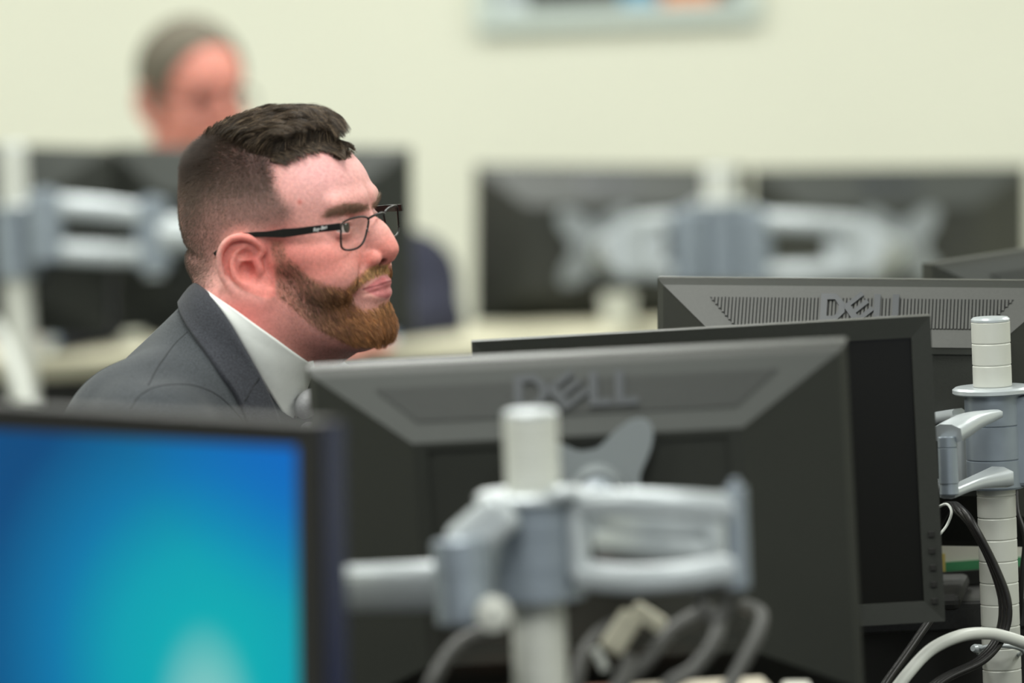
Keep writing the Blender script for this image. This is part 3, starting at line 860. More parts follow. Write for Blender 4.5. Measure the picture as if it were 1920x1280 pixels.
# ---- eyes
def eye(side):
    c = np.array((73.5, side * 31.0, 17.5)); g = np.array((1.0, -0.05, 0.0)); g /= np.linalg.norm(g)
    u = np.cross(g, (0, 0, 1)); u /= np.linalg.norm(u); w = np.cross(u, g)
    vs, cs, fs = [], [], []; nr, ns = 40, 32
    for i in range(nr + 1):
        a = math.pi * i / nr * 0.62; r = 12.4 + (0.9 * math.exp(-(a / .42) ** 4))
        for k in range(ns):
            q = 2 * math.pi * k / ns
            vs.append(c + r * (g * math.cos(a) + (u * math.cos(q) + w * math.sin(q)) * math.sin(a)))
            cs.append(lin((10, 9, 9)) if a < .17 else lin((44, 40, 34)) if a < .47 else lin((40, 38, 36)) if a < .53 else lin((214, 200, 198)))
    for i in range(nr):
        for k in range(ns): fs.append((i * ns + k, (i + 1) * ns + k, (i + 1) * ns + (k + 1) % ns, i * ns + (k + 1) % ns))
    m = M.get('eye')
    if not m: m = M['eye'] = mat('eye_surface', (220, 210, 205), 0.12, spec=0.5, attr='Col')
    o = mesh_obj('eye', to_w(H, vs), fs, m, None, True); set_col(o.data, np.array(cs)); return put(o, man)
eye(-1); eye(1)

# ---- hair
R3 = H[0]
def lw(v): return np.asarray(v) @ R3.T
def hairset(name, n, wts, lenf, dirf, colf, rad, nseg, tip=.35, jit=.2, V=HV, F=HF, clump=0, cstr=.6, keep=None):
    pts = sample_mesh(V, F, wts, n, rng)
    nr = grad(man_head, pts.astype(np.float32)).astype(float)
    m = pts.copy(); m[:, 1] = -np.abs(m[:, 1]); x, y, _ = proj(to_w(H, m))
    tans = [t + rng.normal(0, jit, t.shape) for t in dirf(pts, nr, x, y)]
    L = lenf(pts, x, y) * rng.uniform(.75, 1.15, n) * .001
    return put(strands(name, to_w(H, pts), [lw(t) for t in tans], L, colf(x, y, n), rad, None, nseg, tip=tip, clump=clump, cstr=cstr, keep=keep), man)
def unit(v): return v / (np.linalg.norm(v, axis=1, keepdims=True) + 1e-9)
def tangential(d, n): d = np.broadcast_to(np.asarray(d, float), n.shape); return unit(d - n * (d * n).sum(1, keepdims=True))
def jitcol(base, n, s=.25): return np.clip(base * np.exp(rng.normal(0, s, (n, 1))), 0, 1)
hwv, fwv = sst(inpoly(px, py, HTOP), -3, 5)[:len(HV)], None
npx, npy = px[:len(HV)], py[:len(HV)]
ew = (1 - ear_w[:len(HV)]) * (HV[:, 2] > -20)
def fld(p, s, ph):                                   # smooth pseudo-random field for locks
    return np.sin(p[:, 0] / s + ph) * np.cos(p[:, 1] / (s * .8) + ph * 2.1) + .6 * np.sin(p[:, 2] / (s * .7) + p[:, 0] / (s * 1.9) + ph * 3.3)
def barber(pts):
    x, y, _ = proj(pts.reshape(-1, 3)); lim = np.where(y < 255, 660 - .8 * np.maximum(0, 240 - y) ** 1.0, 660 + .3 * (y - 255))
    return (x < lim).reshape(pts.shape[:2]).all(1)
def top_dirs(p, n, x, y):
    fr = sst(p[:, 0], 30, 80)[:, None]; side = np.sign(p[:, 1:2] + .01)
    lat = np.concatenate([np.zeros((len(p), 1)), side, np.zeros((len(p), 1))], 1)
    w1, w2 = fld(p, 5.5, 1.0)[:, None], fld(p, 4.2, 4.0)[:, None]
    f = tangential((1, 0, .25), n); back = sst(-p[:, 0], 30, 85)[:, None]; f = unit(f + back * np.array((0, 0, .9)))
    dn = tangential((0.35, 0, -1), n)
    hi = sst(p[:, 2], 88, 120)[:, None]
    up = np.array((-.12, 0, 1.0)); fr2 = sst(p[:, 0], 66, 92)[:, None]; fr = sst(p[:, 0], 5, 55)[:, None]
    us = (1 - hi) * (-dn)
    d0 = us * .5 + n * (.85 - .6 * fr) + f * (.8 - .4 * fr) + lat * w1 * .32 + up * (.25 + fr * 1.6)
    d1 = n * (.30 - .3 * fr) + f * (1.15 - .2 * fr - .7 * fr2) + us * (.35 + .15 * w2) + lat * w1 * .42 + up * (.1 + fr * (.6 + .2 * fr2))
    d2 = n * (-.15) + f * (.75 - .3 * fr2) + dn * (.22 + .2 * w2) * (1 - .7 * hi) + lat * w2 * .4 + lat * fr * .45 - up * fr * (.62 + .5 * fr2)
    return [d0, d1, d2]
def top_col(x, y, n):
    c = np.where(rng.random((n, 1)) < .28, np.array(lin((122, 104, 84))), np.array(lin((56, 46, 38))))
    lk = np.sin(x / 5.1 + y / 3.7 + 1.3 * np.sin(y / 9.0)) * np.cos(y / 4.3 - x / 13.0)
    return jitcol(c * np.exp(.3 * lk)[:, None], n, .3)
hairset('hair', 30000, hwv * ew, lambda p, x, y: 9 + 11 * sst(p[:, 0], -85, -60) + 19 * sst(p[:, 0], -50, 30) + 4 * sst(p[:, 0], 40, 60) - 5 * sst(p[:, 0], 68, 88), top_dirs, top_col, .00011, 9, tip=.4, jit=.09, clump=1300, cstr=.6, keep=barber)
bnd = np.abs(inpoly(npx, npy, HTOP)) < 9 + 14 * sst(npx, 600, 640)
frg = bnd * (npx > 505) * (npy > 255) * ew
def frg_dirs(p, n, x, y):
    fr = sst(x, 610, 650)[:, None]; w = fld(p, 4.5, 3.)[:, None]; side = np.sign(p[:, 1:2] + .01) * np.array((0, 1., 0))
    a = tangential((1, 0, -.2), n); b = tangential((.5, 0, -1), n)
    return [n * (.9 - .8 * fr) + a * (.5 - .5 * fr) + np.array((-.25, 0, 1.)) * (.7 + 1.3 * fr), n * (.35 - .25 * fr) + np.array((0, 0, .5)) * fr + a * (1 - .75 * fr) + b * .2 * (1 - fr) + side * w * .3 + np.array((0, 0, .6)) * fr, a * (.8 - .65 * fr) + b * (.8 - .5 * fr + .3 * w) - n * .1 + side * .8 * fr, a * .2 * (1 - fr) + b * 1.0 - n * .2 + side * .5 * fr]
hairset('hair_fringe', 6500, frg, lambda p, x, y: 13 + 4 * sst(x, 610, 640) - 6 * sst(x, 640, 658) + 2.5 * fld(p, 4.5, 3.), frg_dirs, top_col, .00011, 8, tip=.35, jit=.12, clump=330, cstr=.65, keep=barber)
def fade_dirs(p, n, x, y):
    dn = tangential((-.15, 0, -1), n); fw_ = tangential((.8, 0, -.4), n); k = sst(x, 440, 520)[:, None] * sst(-y, -400, -330)[:, None]
    d = dn * (1 - k) + fw_ * k
    up = sst(-y, -360, -300)[:, None]
    return [n * (.8 + .5 * up) + d * .5, n * (.3 + .3 * up) + d * .9]
def fade_len(p, x, y):
    return 1.6 + 4.0 * sst(-y, -340, -290) * sst(-x, -430, -380) + 8.0 * sst(-y, -395, -285) ** 1.2 + 1.4 * sst(-x, -440, -350)
fden = sst(inpoly(npx, npy, FADE), -6, 24) * ew * (.35 + .65 * sst(-npy, -450, -350) + .3 * sst(-npx, -400, -350))
hairset('hair_side', 56000, np.clip(fden, 0, 1.2), fade_len, fade_dirs, lambda x, y, n: jitcol(np.array(lin((100, 84, 72))) * (1 - .55 * sst(-y, -370, -300))[:, None], n, .35), .00008, 4, jit=.25)
# beard
def beard_dirs(p, n, x, y):
    ch = sst(x, 600, 700)[:, None] * sst(y, 550, 600)[:, None]
    mo = ((y < 552) & (x > 655))[:, None]
    d = tangential((.25, 0, -1), n) * (1 - ch) + tangential((.55, 0, -.8), n) * ch
    side = np.sign(p[:, 1:2] + .01) * np.array((0, 1., 0)); w = fld(p, 4, 2.)[:, None]
    d = np.where(mo, tangential((-.1, 0, -1), n) + side * .55, d + np.array((1., 0, 0)) * w * .22)
    return [n * .6 + d * .75, n * .28 + d, n * .05 + d + side * 0 + np.array((0, 0, -.15))]
def beard_len(p, x, y):
    l = 3.2 + 3.5 * sst(x, 540, 620) + 4.5 * sst(x, 620, 690) * sst(y, 560, 610)
    l = l - 3.5 * sst(x, 700, 735) * sst(-y, -640, -580)
    return np.where((y < 552) & (x > 655), 4.6, l) * (.55 + .45 * sst(inpoly(x, y, BEARD), 0, 14))
def beard_col(x, y, n):
    k = np.clip(sst(x, 560, 680), 0, 1)[:, None]; g = (sst(x, 655, 700) * sst(-y, -600, -540))[:, None]
    a, b, c = np.array(lin((122, 94, 76))), np.array(lin((152, 106, 68))), np.array(lin((184, 146, 98)))
    return jitcol((a * (1 - k) + b * k) * (1 - g) + c * g, n, .45)
bdn = sst(inpoly(npx, npy, BEARD), -1.5, 9) * (1 - ear_w[:len(HV)])
mus = (npx > 655) & (npy < 548)
bdn *= 1 + 1.6 * mus
bdn *= (1 - .0 * sst(-npy, -552, -546) * sst(npx, 655, 662)) * (.45 + .55 * sst(npx, 520, 600) + .2 * sst(npy, 540, 580))
hairset('beard', 25000, bdn, beard_len, beard_dirs, beard_col, .00008, 6, tip=.4, jit=.2, clump=1800, cstr=.35)
# neck stubble
nsb = sst(npy, 556, 580) * sst(npx, 480, 560) * (bdn < .1) * (npy < 690) * (1 - ear_w[:len(HV)])
hairset('neck_stubble', 5000, nsb, lambda p, x, y: .9 + 0 * x, lambda p, n, x, y: [n * .5 + tangential((.2, 0, -1), n)], lambda x, y, n: jitcol(np.array(lin((90, 60, 50))), n), .00007, 2)
# brows
bro = sst(inpoly(npx, npy, BROW), -1.5, 4)
hairset('eyebrow', 1500, bro, lambda p, x, y: 6.5 + 0 * x, lambda p, n, x, y: [n * .5 + tangential((-.45, 0, .35), n) + np.sign(p[:, 1:2]) * np.array((0, .6, 0)), n * .12 + tangential((-.5, 0, -.15), n) + np.sign(p[:, 1:2]) * np.array((0, .8, 0))],
        lambda x, y, n: jitcol(np.array(lin((122, 98, 78))), n), .00007, 4)

# ---- jacket
def jacket_solid(q):
    m = q.copy(); m[:, 1] = np.abs(m[:, 1])
    d = torso_sdf(q) - 8
    d = smin(d, ell(m, (-24, 122, -128), (60, 60, 72)), 26)
    d = smin(d, ell(m, (0, 0, -520), (150, 185, 150)), 40)
    arm = smin(rc(m, SHO, ELB, 57, 52), rc(m, ELB, WRI, 52, 38), 16)
    # soft creases running round the sleeve and out from the armhole
    d = smin(d, arm, 26)
    f = np.sin(m[:, 0] / 11 + m[:, 2] / 17 + np.sin(m[:, 1] / 30) * 1.4) * np.exp(-((m[:, 0] - 10) / 70) ** 2 - ((m[:, 1] - 120) / 60) ** 2 - ((m[:, 2] + 60) / 60) ** 2)
    return d + f * 1.7
def jacket_sdf(q):
    m = q.copy(); m[:, 1] = np.abs(m[:, 1])
    d = jacket_solid(q)
    d = smax(d, -rc(m, (-6, 0, 60), (-4, 0, -10), 70, 70), 2)
    # front opening between the lapels
    wdt = 62 + 0.22 * q[:, 2]
    d = smax(d, -smax(smax(m[:, 1] - wdt, 25 - q[:, 0], 2), 2 - torso_sdf(q), 1), 2)
    armc = rc(m, np.array(WRI) * 1.0, np.array(WRI) + np.array((200, -82, -20)), 60, 60)
    return smax(d, -armc, 3)
JV, JF = surfnet(jacket_sdf, (-200, -350, -700), (380, 350, 40), 4.0)
jacket = put(mesh_obj('jacket', tw(JV), JF, M['suit'], None, True), man)
SV, SF = surfnet(lambda q: smax(smin(torso_sdf(q), arms_sdf(q, 48, 40, 29), 20), -(np.minimum(q[:, 2] * -1 - 20 + 0 * q[:, 0], 0) + 1e3), 1) if False else smax(smin(torso_sdf(q), arms_sdf(q, 48, 40, 29), 20), q[:, 2] + 14, 2), (-180, -330, -640), (360, 330, 20), 5.0)
shirt = put(mesh_obj('shirt', tw(SV), SF, M['shirt'], None, True), man)

# surface patches laid on the jacket along outlines seen on his right side, mirrored for the left
def march(pp, f, d0=5.0, off=0.0):
    pp = np.asarray(pp, float); o = CAM; D = np.array([P(x, y, 1.0) - CAM for x, y in pp]); t = np.full(len(pp), d0)
    L = np.linalg.norm(D, axis=1); best = np.full(len(pp), 1e9); tb = t.copy()
    for _ in range(120):
        v = f(wt(o + D * t[:, None])); m = v < best; best = np.where(m, v, best); tb = np.where(m, t, tb)
        t = np.where((v < .05) | (t > 6.4), t, t + np.clip(v, .3, 15) * .001 * .8 / L)
    q = wt(o + D * tb[:, None])
    for _ in range(4):
        g = grad(f, q, 1.0); q = (q - g * f(q)[:, None] * .9).astype(np.float32)
    return q, grad(f, q, 1.0), best > 2.5
def curve(pp, n):
    pp = smooth_path([(*p, 0) for p in pp], 24); pp = np.array(pp)[:, :2]
    s = np.concatenate([[0], np.cumsum(np.hypot(*np.diff(pp, axis=0).T))]); t = np.linspace(0, s[-1], n)
    return np.stack([np.interp(t, s, pp[:, 0]), np.interp(t, s, pp[:, 1])], 1)
def patch(name, e0, e1, f, off, material, parent, nu=70, nv=22, edge=(1, 1), thick=0.6, both=True, roll=None):
    A, B = curve(e0, nu), curve(e1, nu); vs = []; fs = []
    G = np.array([A * (1 - v) + B * v for v in np.linspace(0, 1, nv)]).reshape(-1, 2)
    q, g, bad = march(G, f)
    for i in range(len(q)):
        if bad[i] and i % nu: q[i] = q[i - 1] + (q[i - 1] - q[i - 2]) * .6 if i % nu > 1 else q[i - 1]; g[i] = g[i - 1]
    v = np.repeat(np.linspace(0, 1, nv), nu)
    o = off * np.ones(len(v))
    o = o + (roll(v) if roll is not None else 0)
    top = q + g * o[:, None]; bot = q + g * thick
    allv = []
    for s in ((1, -1) if both else (1,)):
        b = len(allv) * 0
        t = top * np.array((1, s, 1)); u = bot * np.array((1, s, 1)); base = len(vs)
        vs += list(t) + list(u); n = nu * nv
        for j in range(nv - 1):
            for i in range(nu - 1):
                a = base + j * nu + i; fs.append((a, a + 1, a + nu + 1, a + nu))
        rim = [i for i in range(nu)] + [j * nu + nu - 1 for j in range(1, nv)] + [(nv - 1) * nu + i for i in range(nu - 2, -1, -1)] + [j * nu for j in range(nv - 2, 0, -1)]
        for k in range(len(rim)):
            a, c = base + rim[k], base + rim[(k + 1) % len(rim)]; fs.append((a, a + n, c + n, c))
    o_ = mesh_obj(name, tw(vs), fs, material, None, True)
    bm = bmesh.new(); bm.from_mesh(o_.data); bmesh.ops.recalc_face_normals(bm, faces=bm.faces); bm.to_mesh(o_.data); bm.free()
    return put(o_, parent)
jf = jacket_solid
LAP_IN = [(372, 533), (392, 549), (420, 586), (450, 635), (482, 692), (508, 750), (530, 812), (556, 880), (580, 960)]
LAP_OUT = [(338, 566), (344, 592), (362, 628), (388, 668), (412, 704), (436, 738), (452, 770), (480, 840), (560, 965)]
lapel = patch('lapel', LAP_OUT, LAP_IN, jf, 5.0, M['suit_dark'], jacket, roll=lambda v: 2.0 * np.sin(np.pi * v) - 3.0 * np.clip((v - .9) / .1, 0, 1) ** 2)
def seamline(pp, f, off, r=.00055, both=True, m='seam', parent=None):
    A = curve(pp, 60); q, g, _ = march(A, f)
    for s in ((1, -1) if both else (1,)):
        mb = MB(); mb.tube([tuple(x) for x in tw((q + g * off) * np.array((1, s, 1)))], r, 6)
        put(mb.build('seam', M[m], None), parent or jacket)
seamline([(245, 765), (262, 742), (290, 726), (330, 720), (370, 724), (410, 742), (445, 775), (465, 800)], jf, -.1)
seamline([(352, 622), (330, 642), (310, 668), (295, 690), (278, 722)], jf, -.1)
seamline([(451, 754), (466, 730), (481, 707)], jf, 6.6)
# shirt collar leaf
cf = lambda q: smin(torso_sdf(q), rc(q, (-4, 0, 8), (-8, 0, -60), 64, 72), 10)
COL_T = [(376, 536), (400, 553), (440, 581), (480, 610), (520, 638), (552, 661), (582, 681)]
COL_B = [(380, 541), (402, 562), (436, 612), (470, 672), (500, 726), (528, 772), (545, 788)]
patch('shirt_collar', COL_B, COL_T, cf, 1.8, M['shirt'], shirt, nu=60, nv=20, thick=-6, roll=lambda v: 2.5 * np.sin(np.pi * np.clip(v, 0, 1)) * (1 - v))
# tie: knot and blade
def tie_sdf(q):
    kn = ell(q, (80, 0, -38), (11, 15, 16)); bl = rc(q * np.float32((1, .5, 1)), (92, 0, -58), (124, 0, -170), 6, 18)
    bl = smin(bl, rc(q * np.float32((1, .5, 1)), (124, 0, -170), (146, 0, -330), 18, 20), 5)
    return smin(kn, smax(bl, (q[:, 0] - (100 + (-60 - q[:, 2]) * .22)), 4), 3)
TV, TF = surfnet(tie_sdf, (40, -60, -400), (180, 60, 10), 2.5)
put(mesh_obj('tie', tw(TV), TF, M['tie'], None, True), man)

# trousers and chair seat under him (out of sight behind the monitors)
def seat_person(root, pel, fwd, knee, name_m, chair_label, mcol):
    """trousers, shoes and an office chair under a seated person; metres, world axes"""
    pel = np.array(pel, float); f = np.array((*fwd, 0.0)); f /= np.linalg.norm(f); l = np.array((-f[1], f[0], 0.0))
    def f_(q):
        q = q.astype(np.float64); d = None
        for s in (-1, 1):
            h = pel + l * .09 * s; k = pel + f * knee + l * .13 * s + (0, 0, .02); a = k + f * .02 * 1 + (0, 0, -(k[2] - .11))
            e = smin(rc(q, h, k, .095, .072), rc(q, k, a, .070, .055), .03); d = e if d is None else smin(d, e, .02)
        return smin(d, ell(q, pel + (0, 0, .03), (.16, .16, .13)), .05)
    c = pel + f * knee / 2
    v, fc = surfnet(f_, c - (.5, .5, c[2] - .04), c + (.5, .5, .4), .014)
    put(mesh_obj('trousers', v, fc, name_m, None, True), root)
    for s in (-1, 1):
        k = pel + f * (knee + .02) + l * .13 * s; o = np.array((k[0], k[1], 0.0))
        v, fc = surfnet(lambda q: smax(rc(q.astype(float), o + (0, 0, .055) - f * .05, o + f * .17 + (0, 0, .035), .05, .042), -(q[:, 2] - .002), .005), o - (.26, .26, .02), o + (.26, .26, .13), .008)
        put(mesh_obj('shoe', v, fc, M['leather'], None, True), root)
    ch = empty('office_chair', (pel[0], pel[1], 0)); ch.rotation_euler = (0, 0, math.atan2(f[1], f[0])); tag(ch, chair_label, 'chair')
    z = pel[2] - .115
    MB().box((.05, 0, z - .035), (.48, .48, .07), bev=.03).build('seat', M['plastic_dark'], ch)
    MB().box((-.27, 0, z + .13), (.05, .40, .22), bev=.03).build('backrest', M['plastic_dark'], ch)
    MB().box((-.25, 0, z - .01), (.03, .06, .14)).build('back_bracket', M['plastic_dark'], ch)
    MB().cyl((.03, 0, .09), (.03, 0, z - .06), .028).build('gas_column', M['metal'], ch)
    for i in range(5):
        a = 2 * math.pi * i / 5; p = Vector((.03 + .28 * math.cos(a), .28 * math.sin(a), .075))
        MB().cyl((.03, 0, .11), tuple(p), .02, .013, seg=12).build('leg', M['plastic_dark'], ch)
        MB().cyl((p.x, p.y - .012, .03), (p.x, p.y + .012, .03), .03, seg=18).build('caster', M['plastic_dark'], ch)
pw = tw((0, 0, -560)); seat_person(man, (pw[0] + .02, pw[1], .60), (math.cos(math.radians(25)), -math.sin(math.radians(25))), .30, M['trousers'], 'black office chair under the man in the grey suit', None)
# ---- glasses
gl = empty('eyeglasses', tuple(to_w(H, (98, 0, 12))))
tag(gl, 'black rectangular glasses worn by the bearded man in the grey suit', 'glasses')
bpy.context.view_layer.update()
def gp(y, z):                                       # point of the front frame: wrap and tilt
    return np.array((101 - 0.0022 * y * y * 0.9 + 0.16 * (z - 10), y, z))
def solve(fn, u0, target):
    """(a, b) such that the head-local point fn(a, b) is seen at the target pixel"""
    u = np.array(u0, float)
    for _ in range(12):
        c = np.array(proj(to_w(H, fn(*u)))[:2]); e = 0.5
        J = np.stack([(np.array(proj(to_w(H, fn(u[0] + e, u[1])))[:2]) - c) / e, (np.array(proj(to_w(H, fn(u[0], u[1] + e)))[:2]) - c) / e], 1)
        u = u + np.linalg.solve(J, np.array(target) - c)
    return u
RIMPX = [(641, 420), (652.7, 411.8), (667.6, 407.5), (679.8, 406), (689.5, 408.5), (691, 416), (688, 432), (684, 447), (678.4, 457.8), (669, 465.3), (655.4, 468.6), (645, 467.3), (640.3, 462), (639, 451), (639.3, 434)]
RIMYZ = [solve(gp, (-40, 8), t) for t in RIMPX]
def lens_outline(s):
    o = []
    for k in range(len(RIMYZ)):
        a, b, c, d = (np.array(RIMYZ[(k + j) % len(RIMYZ)], float) for j in (-1, 0, 1, 2))
        for t in np.linspace(0, 1, 6)[:-1]:
            o.append(.5 * (2 * b + (c - a) * t + (2 * a - 5 * b + 4 * c - d) * t * t + (3 * b - a - 3 * c + d) * t ** 3))
    return [gp(-s * y, z) for y, z in o]
lensm = bpy.data.materials.new('clear_lens'); lensm.use_nodes = True
_nt = lensm.node_tree; [_nt.nodes.remove(n) for n in list(_nt.nodes)]
_o = _nt.nodes.new('ShaderNodeOutputMaterial'); _t1 = _nt.nodes.new('ShaderNodeBsdfTransparent'); _g = _nt.nodes.new('ShaderNodeBsdfGlossy'); _mx = _nt.nodes.new('ShaderNodeMixShader')
_mx.inputs[0].default_value = 0.05; _g.inputs['Roughness'].default_value = 0.02
_t1.inputs[0].default_value = (.97, .97, .96, 1)
_nt.links.new(_t1.outputs[0], _mx.inputs[1]); _nt.links.new(_g.outputs[0], _mx.inputs[2]); _nt.links.new(_mx.outputs[0], _o.inputs[0])
sec = [(-.0009, -.0007), (.0009, -.0007), (.0009, .0007), (-.0009, .0007)]
for s in (-1, 1):
    ol = lens_outline(s)
    mb = MB(); mb.tube([tuple(p) for p in to_w(H, ol)], .00105, 8, closed=True)
    put(mb.build('rim', M['black_frame'], None), gl)
    c = np.mean(ol, 0); vs = [c + (1.2, 0, 0)] + ol
    ln = mesh_obj('lens', to_w(H, vs), [(0, i + 1, (i + 1) % len(ol) + 1) for i in range(len(ol))], lensm, None, True); put(ln, gl)
    # hinge block and temple
    y0 = 67.0
    def at(x, y, yy): u = solve(lambda a, b: np.array((a, yy, b)), (50, 15), (x, y)); return (u[0], s * -yy, u[1])
    TP = [(639, 424, -68.5, 3.0), (620, 426.5, -71, 3.0), (600, 428.5, -74, 3.0), (560, 434, -76, 3.2), (532, 437, -76.5, 3.7), (500, 439, -77, 2.4), (474, 439.5, -77, 2.0), (452, 442, -78, 2.2), (436, 450, -79, 2.4), (418, 466, -78, 2.6), (403, 478, -77, 2.4)]
    path = smooth_path([at(*q[:3]) for q in TP], 6); HHT = [q[3] for q in TP]
    sc = []; mb = MB(); vs = []; fs = []
    for i, p in enumerate(path):
        x = p[0]
        hh = float(np.interp(i / 6, range(len(HHT)), HHT))
        tn = path[min(i + 1, len(path) - 1)] - path[max(i - 1, 0)]; tn /= np.linalg.norm(tn)
        lat = np.array((0, 1., 0)); w = np.cross(tn, lat); w /= np.linalg.norm(w); w = w if w[2] > 0 or abs(w[2]) < .3 else -w
        for a, b in ((-1, -1), (-.6, -1.12), (.6, -1.12), (1, -1), (1, 1), (.6, 1.12), (-.6, 1.12), (-1, 1)): vs.append(p + lat * a * 1.1 + w * b * hh)
    for i in range(len(path) - 1):
        for k in range(8): fs.append((i * 8 + k, i * 8 + (k + 1) % 8, i * 8 + 8 + (k + 1) % 8, i * 8 + 8 + k))
    fs += [tuple(range(8)), tuple(range(len(vs) - 1, len(vs) - 9, -1))]
    tm = mesh_obj('temple', to_w(H, vs), fs, M['black_frame'], None, False)
    bm = bmesh.new(); bm.from_mesh(tm.data); bmesh.ops.recalc_face_normals(bm, faces=bm.faces); bm.to_mesh(tm.data); bm.free(); put(tm, gl)
    # nose pad
    mb = MB(); a, b = to_w(H, gp(s * -RIMYZ[6][0], 12)), to_w(H, (95.5, s * 8.5, 6)); mb.tube([tuple(a), tuple(b)], .0005, 6)
    mb.lathe(tuple(to_w(H, (95.5, s * 9.4, 6))), tuple(to_w(H, (95, s * 8.2, 5))), [(0, .0005), (.2, .0032), (.8, .0032), (1, .0005)], 16)
    put(mb.build('nose_pad', M['metal'], None), gl)
    if s == -1:
        tc = bpy.data.curves.new('logo', 'FONT'); tc.body = 'Ray-Ban'; tc.size = .0047; tc.shear = .45; tc.extrude = .0001; tc.align_x = 'CENTER'; tc.align_y = 'CENTER'; tc.offset = .00004
        to = bpy.data.objects.new('logo', tc); COL.objects.link(to); tc.materials.append(M['white_print'])
        lq = np.array(at(600, 428.3, -75.4)) * (1, -1, 1) * (1, -s * -1, 1); lq[1] = -76.1; pc = to_w(H, lq); X = lw((-1, 0, -.06)) * -1; X = X / np.linalg.norm(X); Yv = lw((0, 0, 1.)); Yv = Yv - X * (X @ Yv); Yv /= np.linalg.norm(Yv); Zv = np.cross(X, Yv)
        to.matrix_world = Matrix([[X[0], Yv[0], Zv[0], pc[0]], [X[1], Yv[1], Zv[1], pc[1]], [X[2], Yv[2], Zv[2], pc[2]], [0, 0, 0, 1]])
        bpy.context.view_layer.update(); tme = bpy.data.meshes.new_from_object(to); mwk = to.matrix_world.copy(); bpy.data.objects.remove(to)
        to = bpy.data.objects.new('logo', tme); COL.objects.link(to); to.matrix_world = mwk; put(to, gl); tag(to, 'small white maker script on the temple')
BY, BZ = -RIMYZ[4][0], RIMYZ[4][1] - .8
mb = MB(); mb.tube([tuple(p) for p in to_w(H, smooth_path([gp(-BY, BZ), gp(-BY * .55, BZ + 1.5) + (1.5, 0, 0), gp(0, BZ + 2) + (2, 0, 0), gp(BY * .55, BZ + 1.5) + (1.5, 0, 0), gp(BY, BZ)], 5))], .0012, 8)
put(mb.build('bridge', M['black_frame'], None), gl)
# ------------------------------------------------------------------ near desks
desk('desk', -0.75, 0.95, 3.75, 5.02, M['desk_cream'], M['plastic_dark'], 'cream desk row nearest the camera carrying the lit blue screen', z=0.75, legm=M['metal']) if False else None
def desk2(x0, x1, y0, y1, z, top, label, side=1, th=0.03):
    t = empty('desk', ((x0 + x1) / 2, (y0 + y1) / 2, 0)); tag(t, label, 'desk'); w, h = x1 - x0, y1 - y0
    MB().box((0, 0, z - th / 2), (w, h, th), bev=0.003).build('desktop', top, t)
    for sx in (-1, 1):
        for sy in (-1, 1):
            MB().box((sx * (w / 2 - 0.08), sy * (h / 2 - 0.08), (z - th) / 2), (0.05, 0.05, z - th)).build('leg', M['plastic_dark'], t)
    if side: MB().box((0, side * (h / 2 - 0.012), (z - th + .05) / 2), (w - 0.02, 0.018, z - th - .05)).build('dark_front_panel', M['plastic_dark'], t)
    return t
desk2(-1.1, 1.2, 3.6, 4.96, 0.75, M['desk_dark'], 'dark desk nearest the camera, under the lit blue screen and the first silver pole', 0)
desk2(-0.04, 1.4, 5.0, 5.48, 0.67, M['desk_dark'], 'dark desk in front of the man in the grey suit', 0)
desk2(0.32, 1.5, 5.67, 6.6, 0.752, M['desk_dark'], 'speckled dark desk behind the white cable and the ringed pole', -1)
desk2(-2.4, 2.6, 9.45, 9.83, 0.72, M['desk_cream'], 'long cream desk under the far monitors', -1)  # black front panel added to give the shade beneath this desk

# ------------------------------------------------------------------ monitors
def MP(px, py, d): return P(px, py, d)
MON = {}
def mon(key, w, h, label, c, yaw, tilt=0., roll=0., facing='back', **k):
    o = make_monitor(w, h, label, pose(MP(*c), yaw, tilt, roll, facing), **k); MON[key] = o
    if DBG:
        bpy.context.view_layer.update(); m = np.array(o.matrix_world)
        for nm, (x, z) in (('tl', (1, 1)), ('tr', (-1, 1)), ('br', (-1, -1)), ('bl', (1, -1))):
            s = 1 if facing == 'back' else -1
            q = m @ np.array((s * x * w / 2, 0.012 if facing == 'back' else -.006, z * h / 2, 1)); print('MON', key, nm, [round(float(v), 1) for v in proj(q[:3])])
    return o
DBG = False
mon('A', 0.467, 0.310, 'nearest charcoal monitor seen from behind, behind the blurred silver pole', (1101, 987, 4.95), 3.5, -6, -0.9, insx=.092, instop=.060)
mon('C', 0.435, 0.292, 'switched-off black monitor showing its dark front between the two lettered monitor backs', (1329, 902, 5.40), -0.9, -0.4, -0.9, facing='front', screen='off_front', logo=False, ribs=False)
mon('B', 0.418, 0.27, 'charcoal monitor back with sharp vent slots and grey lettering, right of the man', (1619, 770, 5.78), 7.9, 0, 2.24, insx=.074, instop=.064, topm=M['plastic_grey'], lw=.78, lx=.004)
mon('F', 0.468, 0.296, 'monitor back peeping in at the right edge above the sharp vent slots', (2088, 690, 6.35), -27.7, 0.2, -3.5)
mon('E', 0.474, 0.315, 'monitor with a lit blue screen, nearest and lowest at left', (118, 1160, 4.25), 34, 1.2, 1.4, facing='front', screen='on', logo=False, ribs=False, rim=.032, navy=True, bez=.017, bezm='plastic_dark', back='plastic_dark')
mon('L1', 0.472, 0.302, 'far monitor back at the left edge, left half of a pair', (-64, 447, 9.1), 5, 0, 3.8, ribs=False)
mon('L2', 0.484, 0.297, 'far monitor back behind the bearded man, below the grey-haired man', (492, 448, 9.13), 6, -5, 2.3, ribs=False)
mon('R1', 0.472, 0.274, 'far monitor back left of the far pale pole', (1145, 459, 9.9), 3.3, 0, 2.6, ribs=False)
mon('R2', 0.478, 0.281, 'far monitor back right of the far pale pole', (1668, 465, 9.9), 1.1, 0, 1.6, ribs=False)

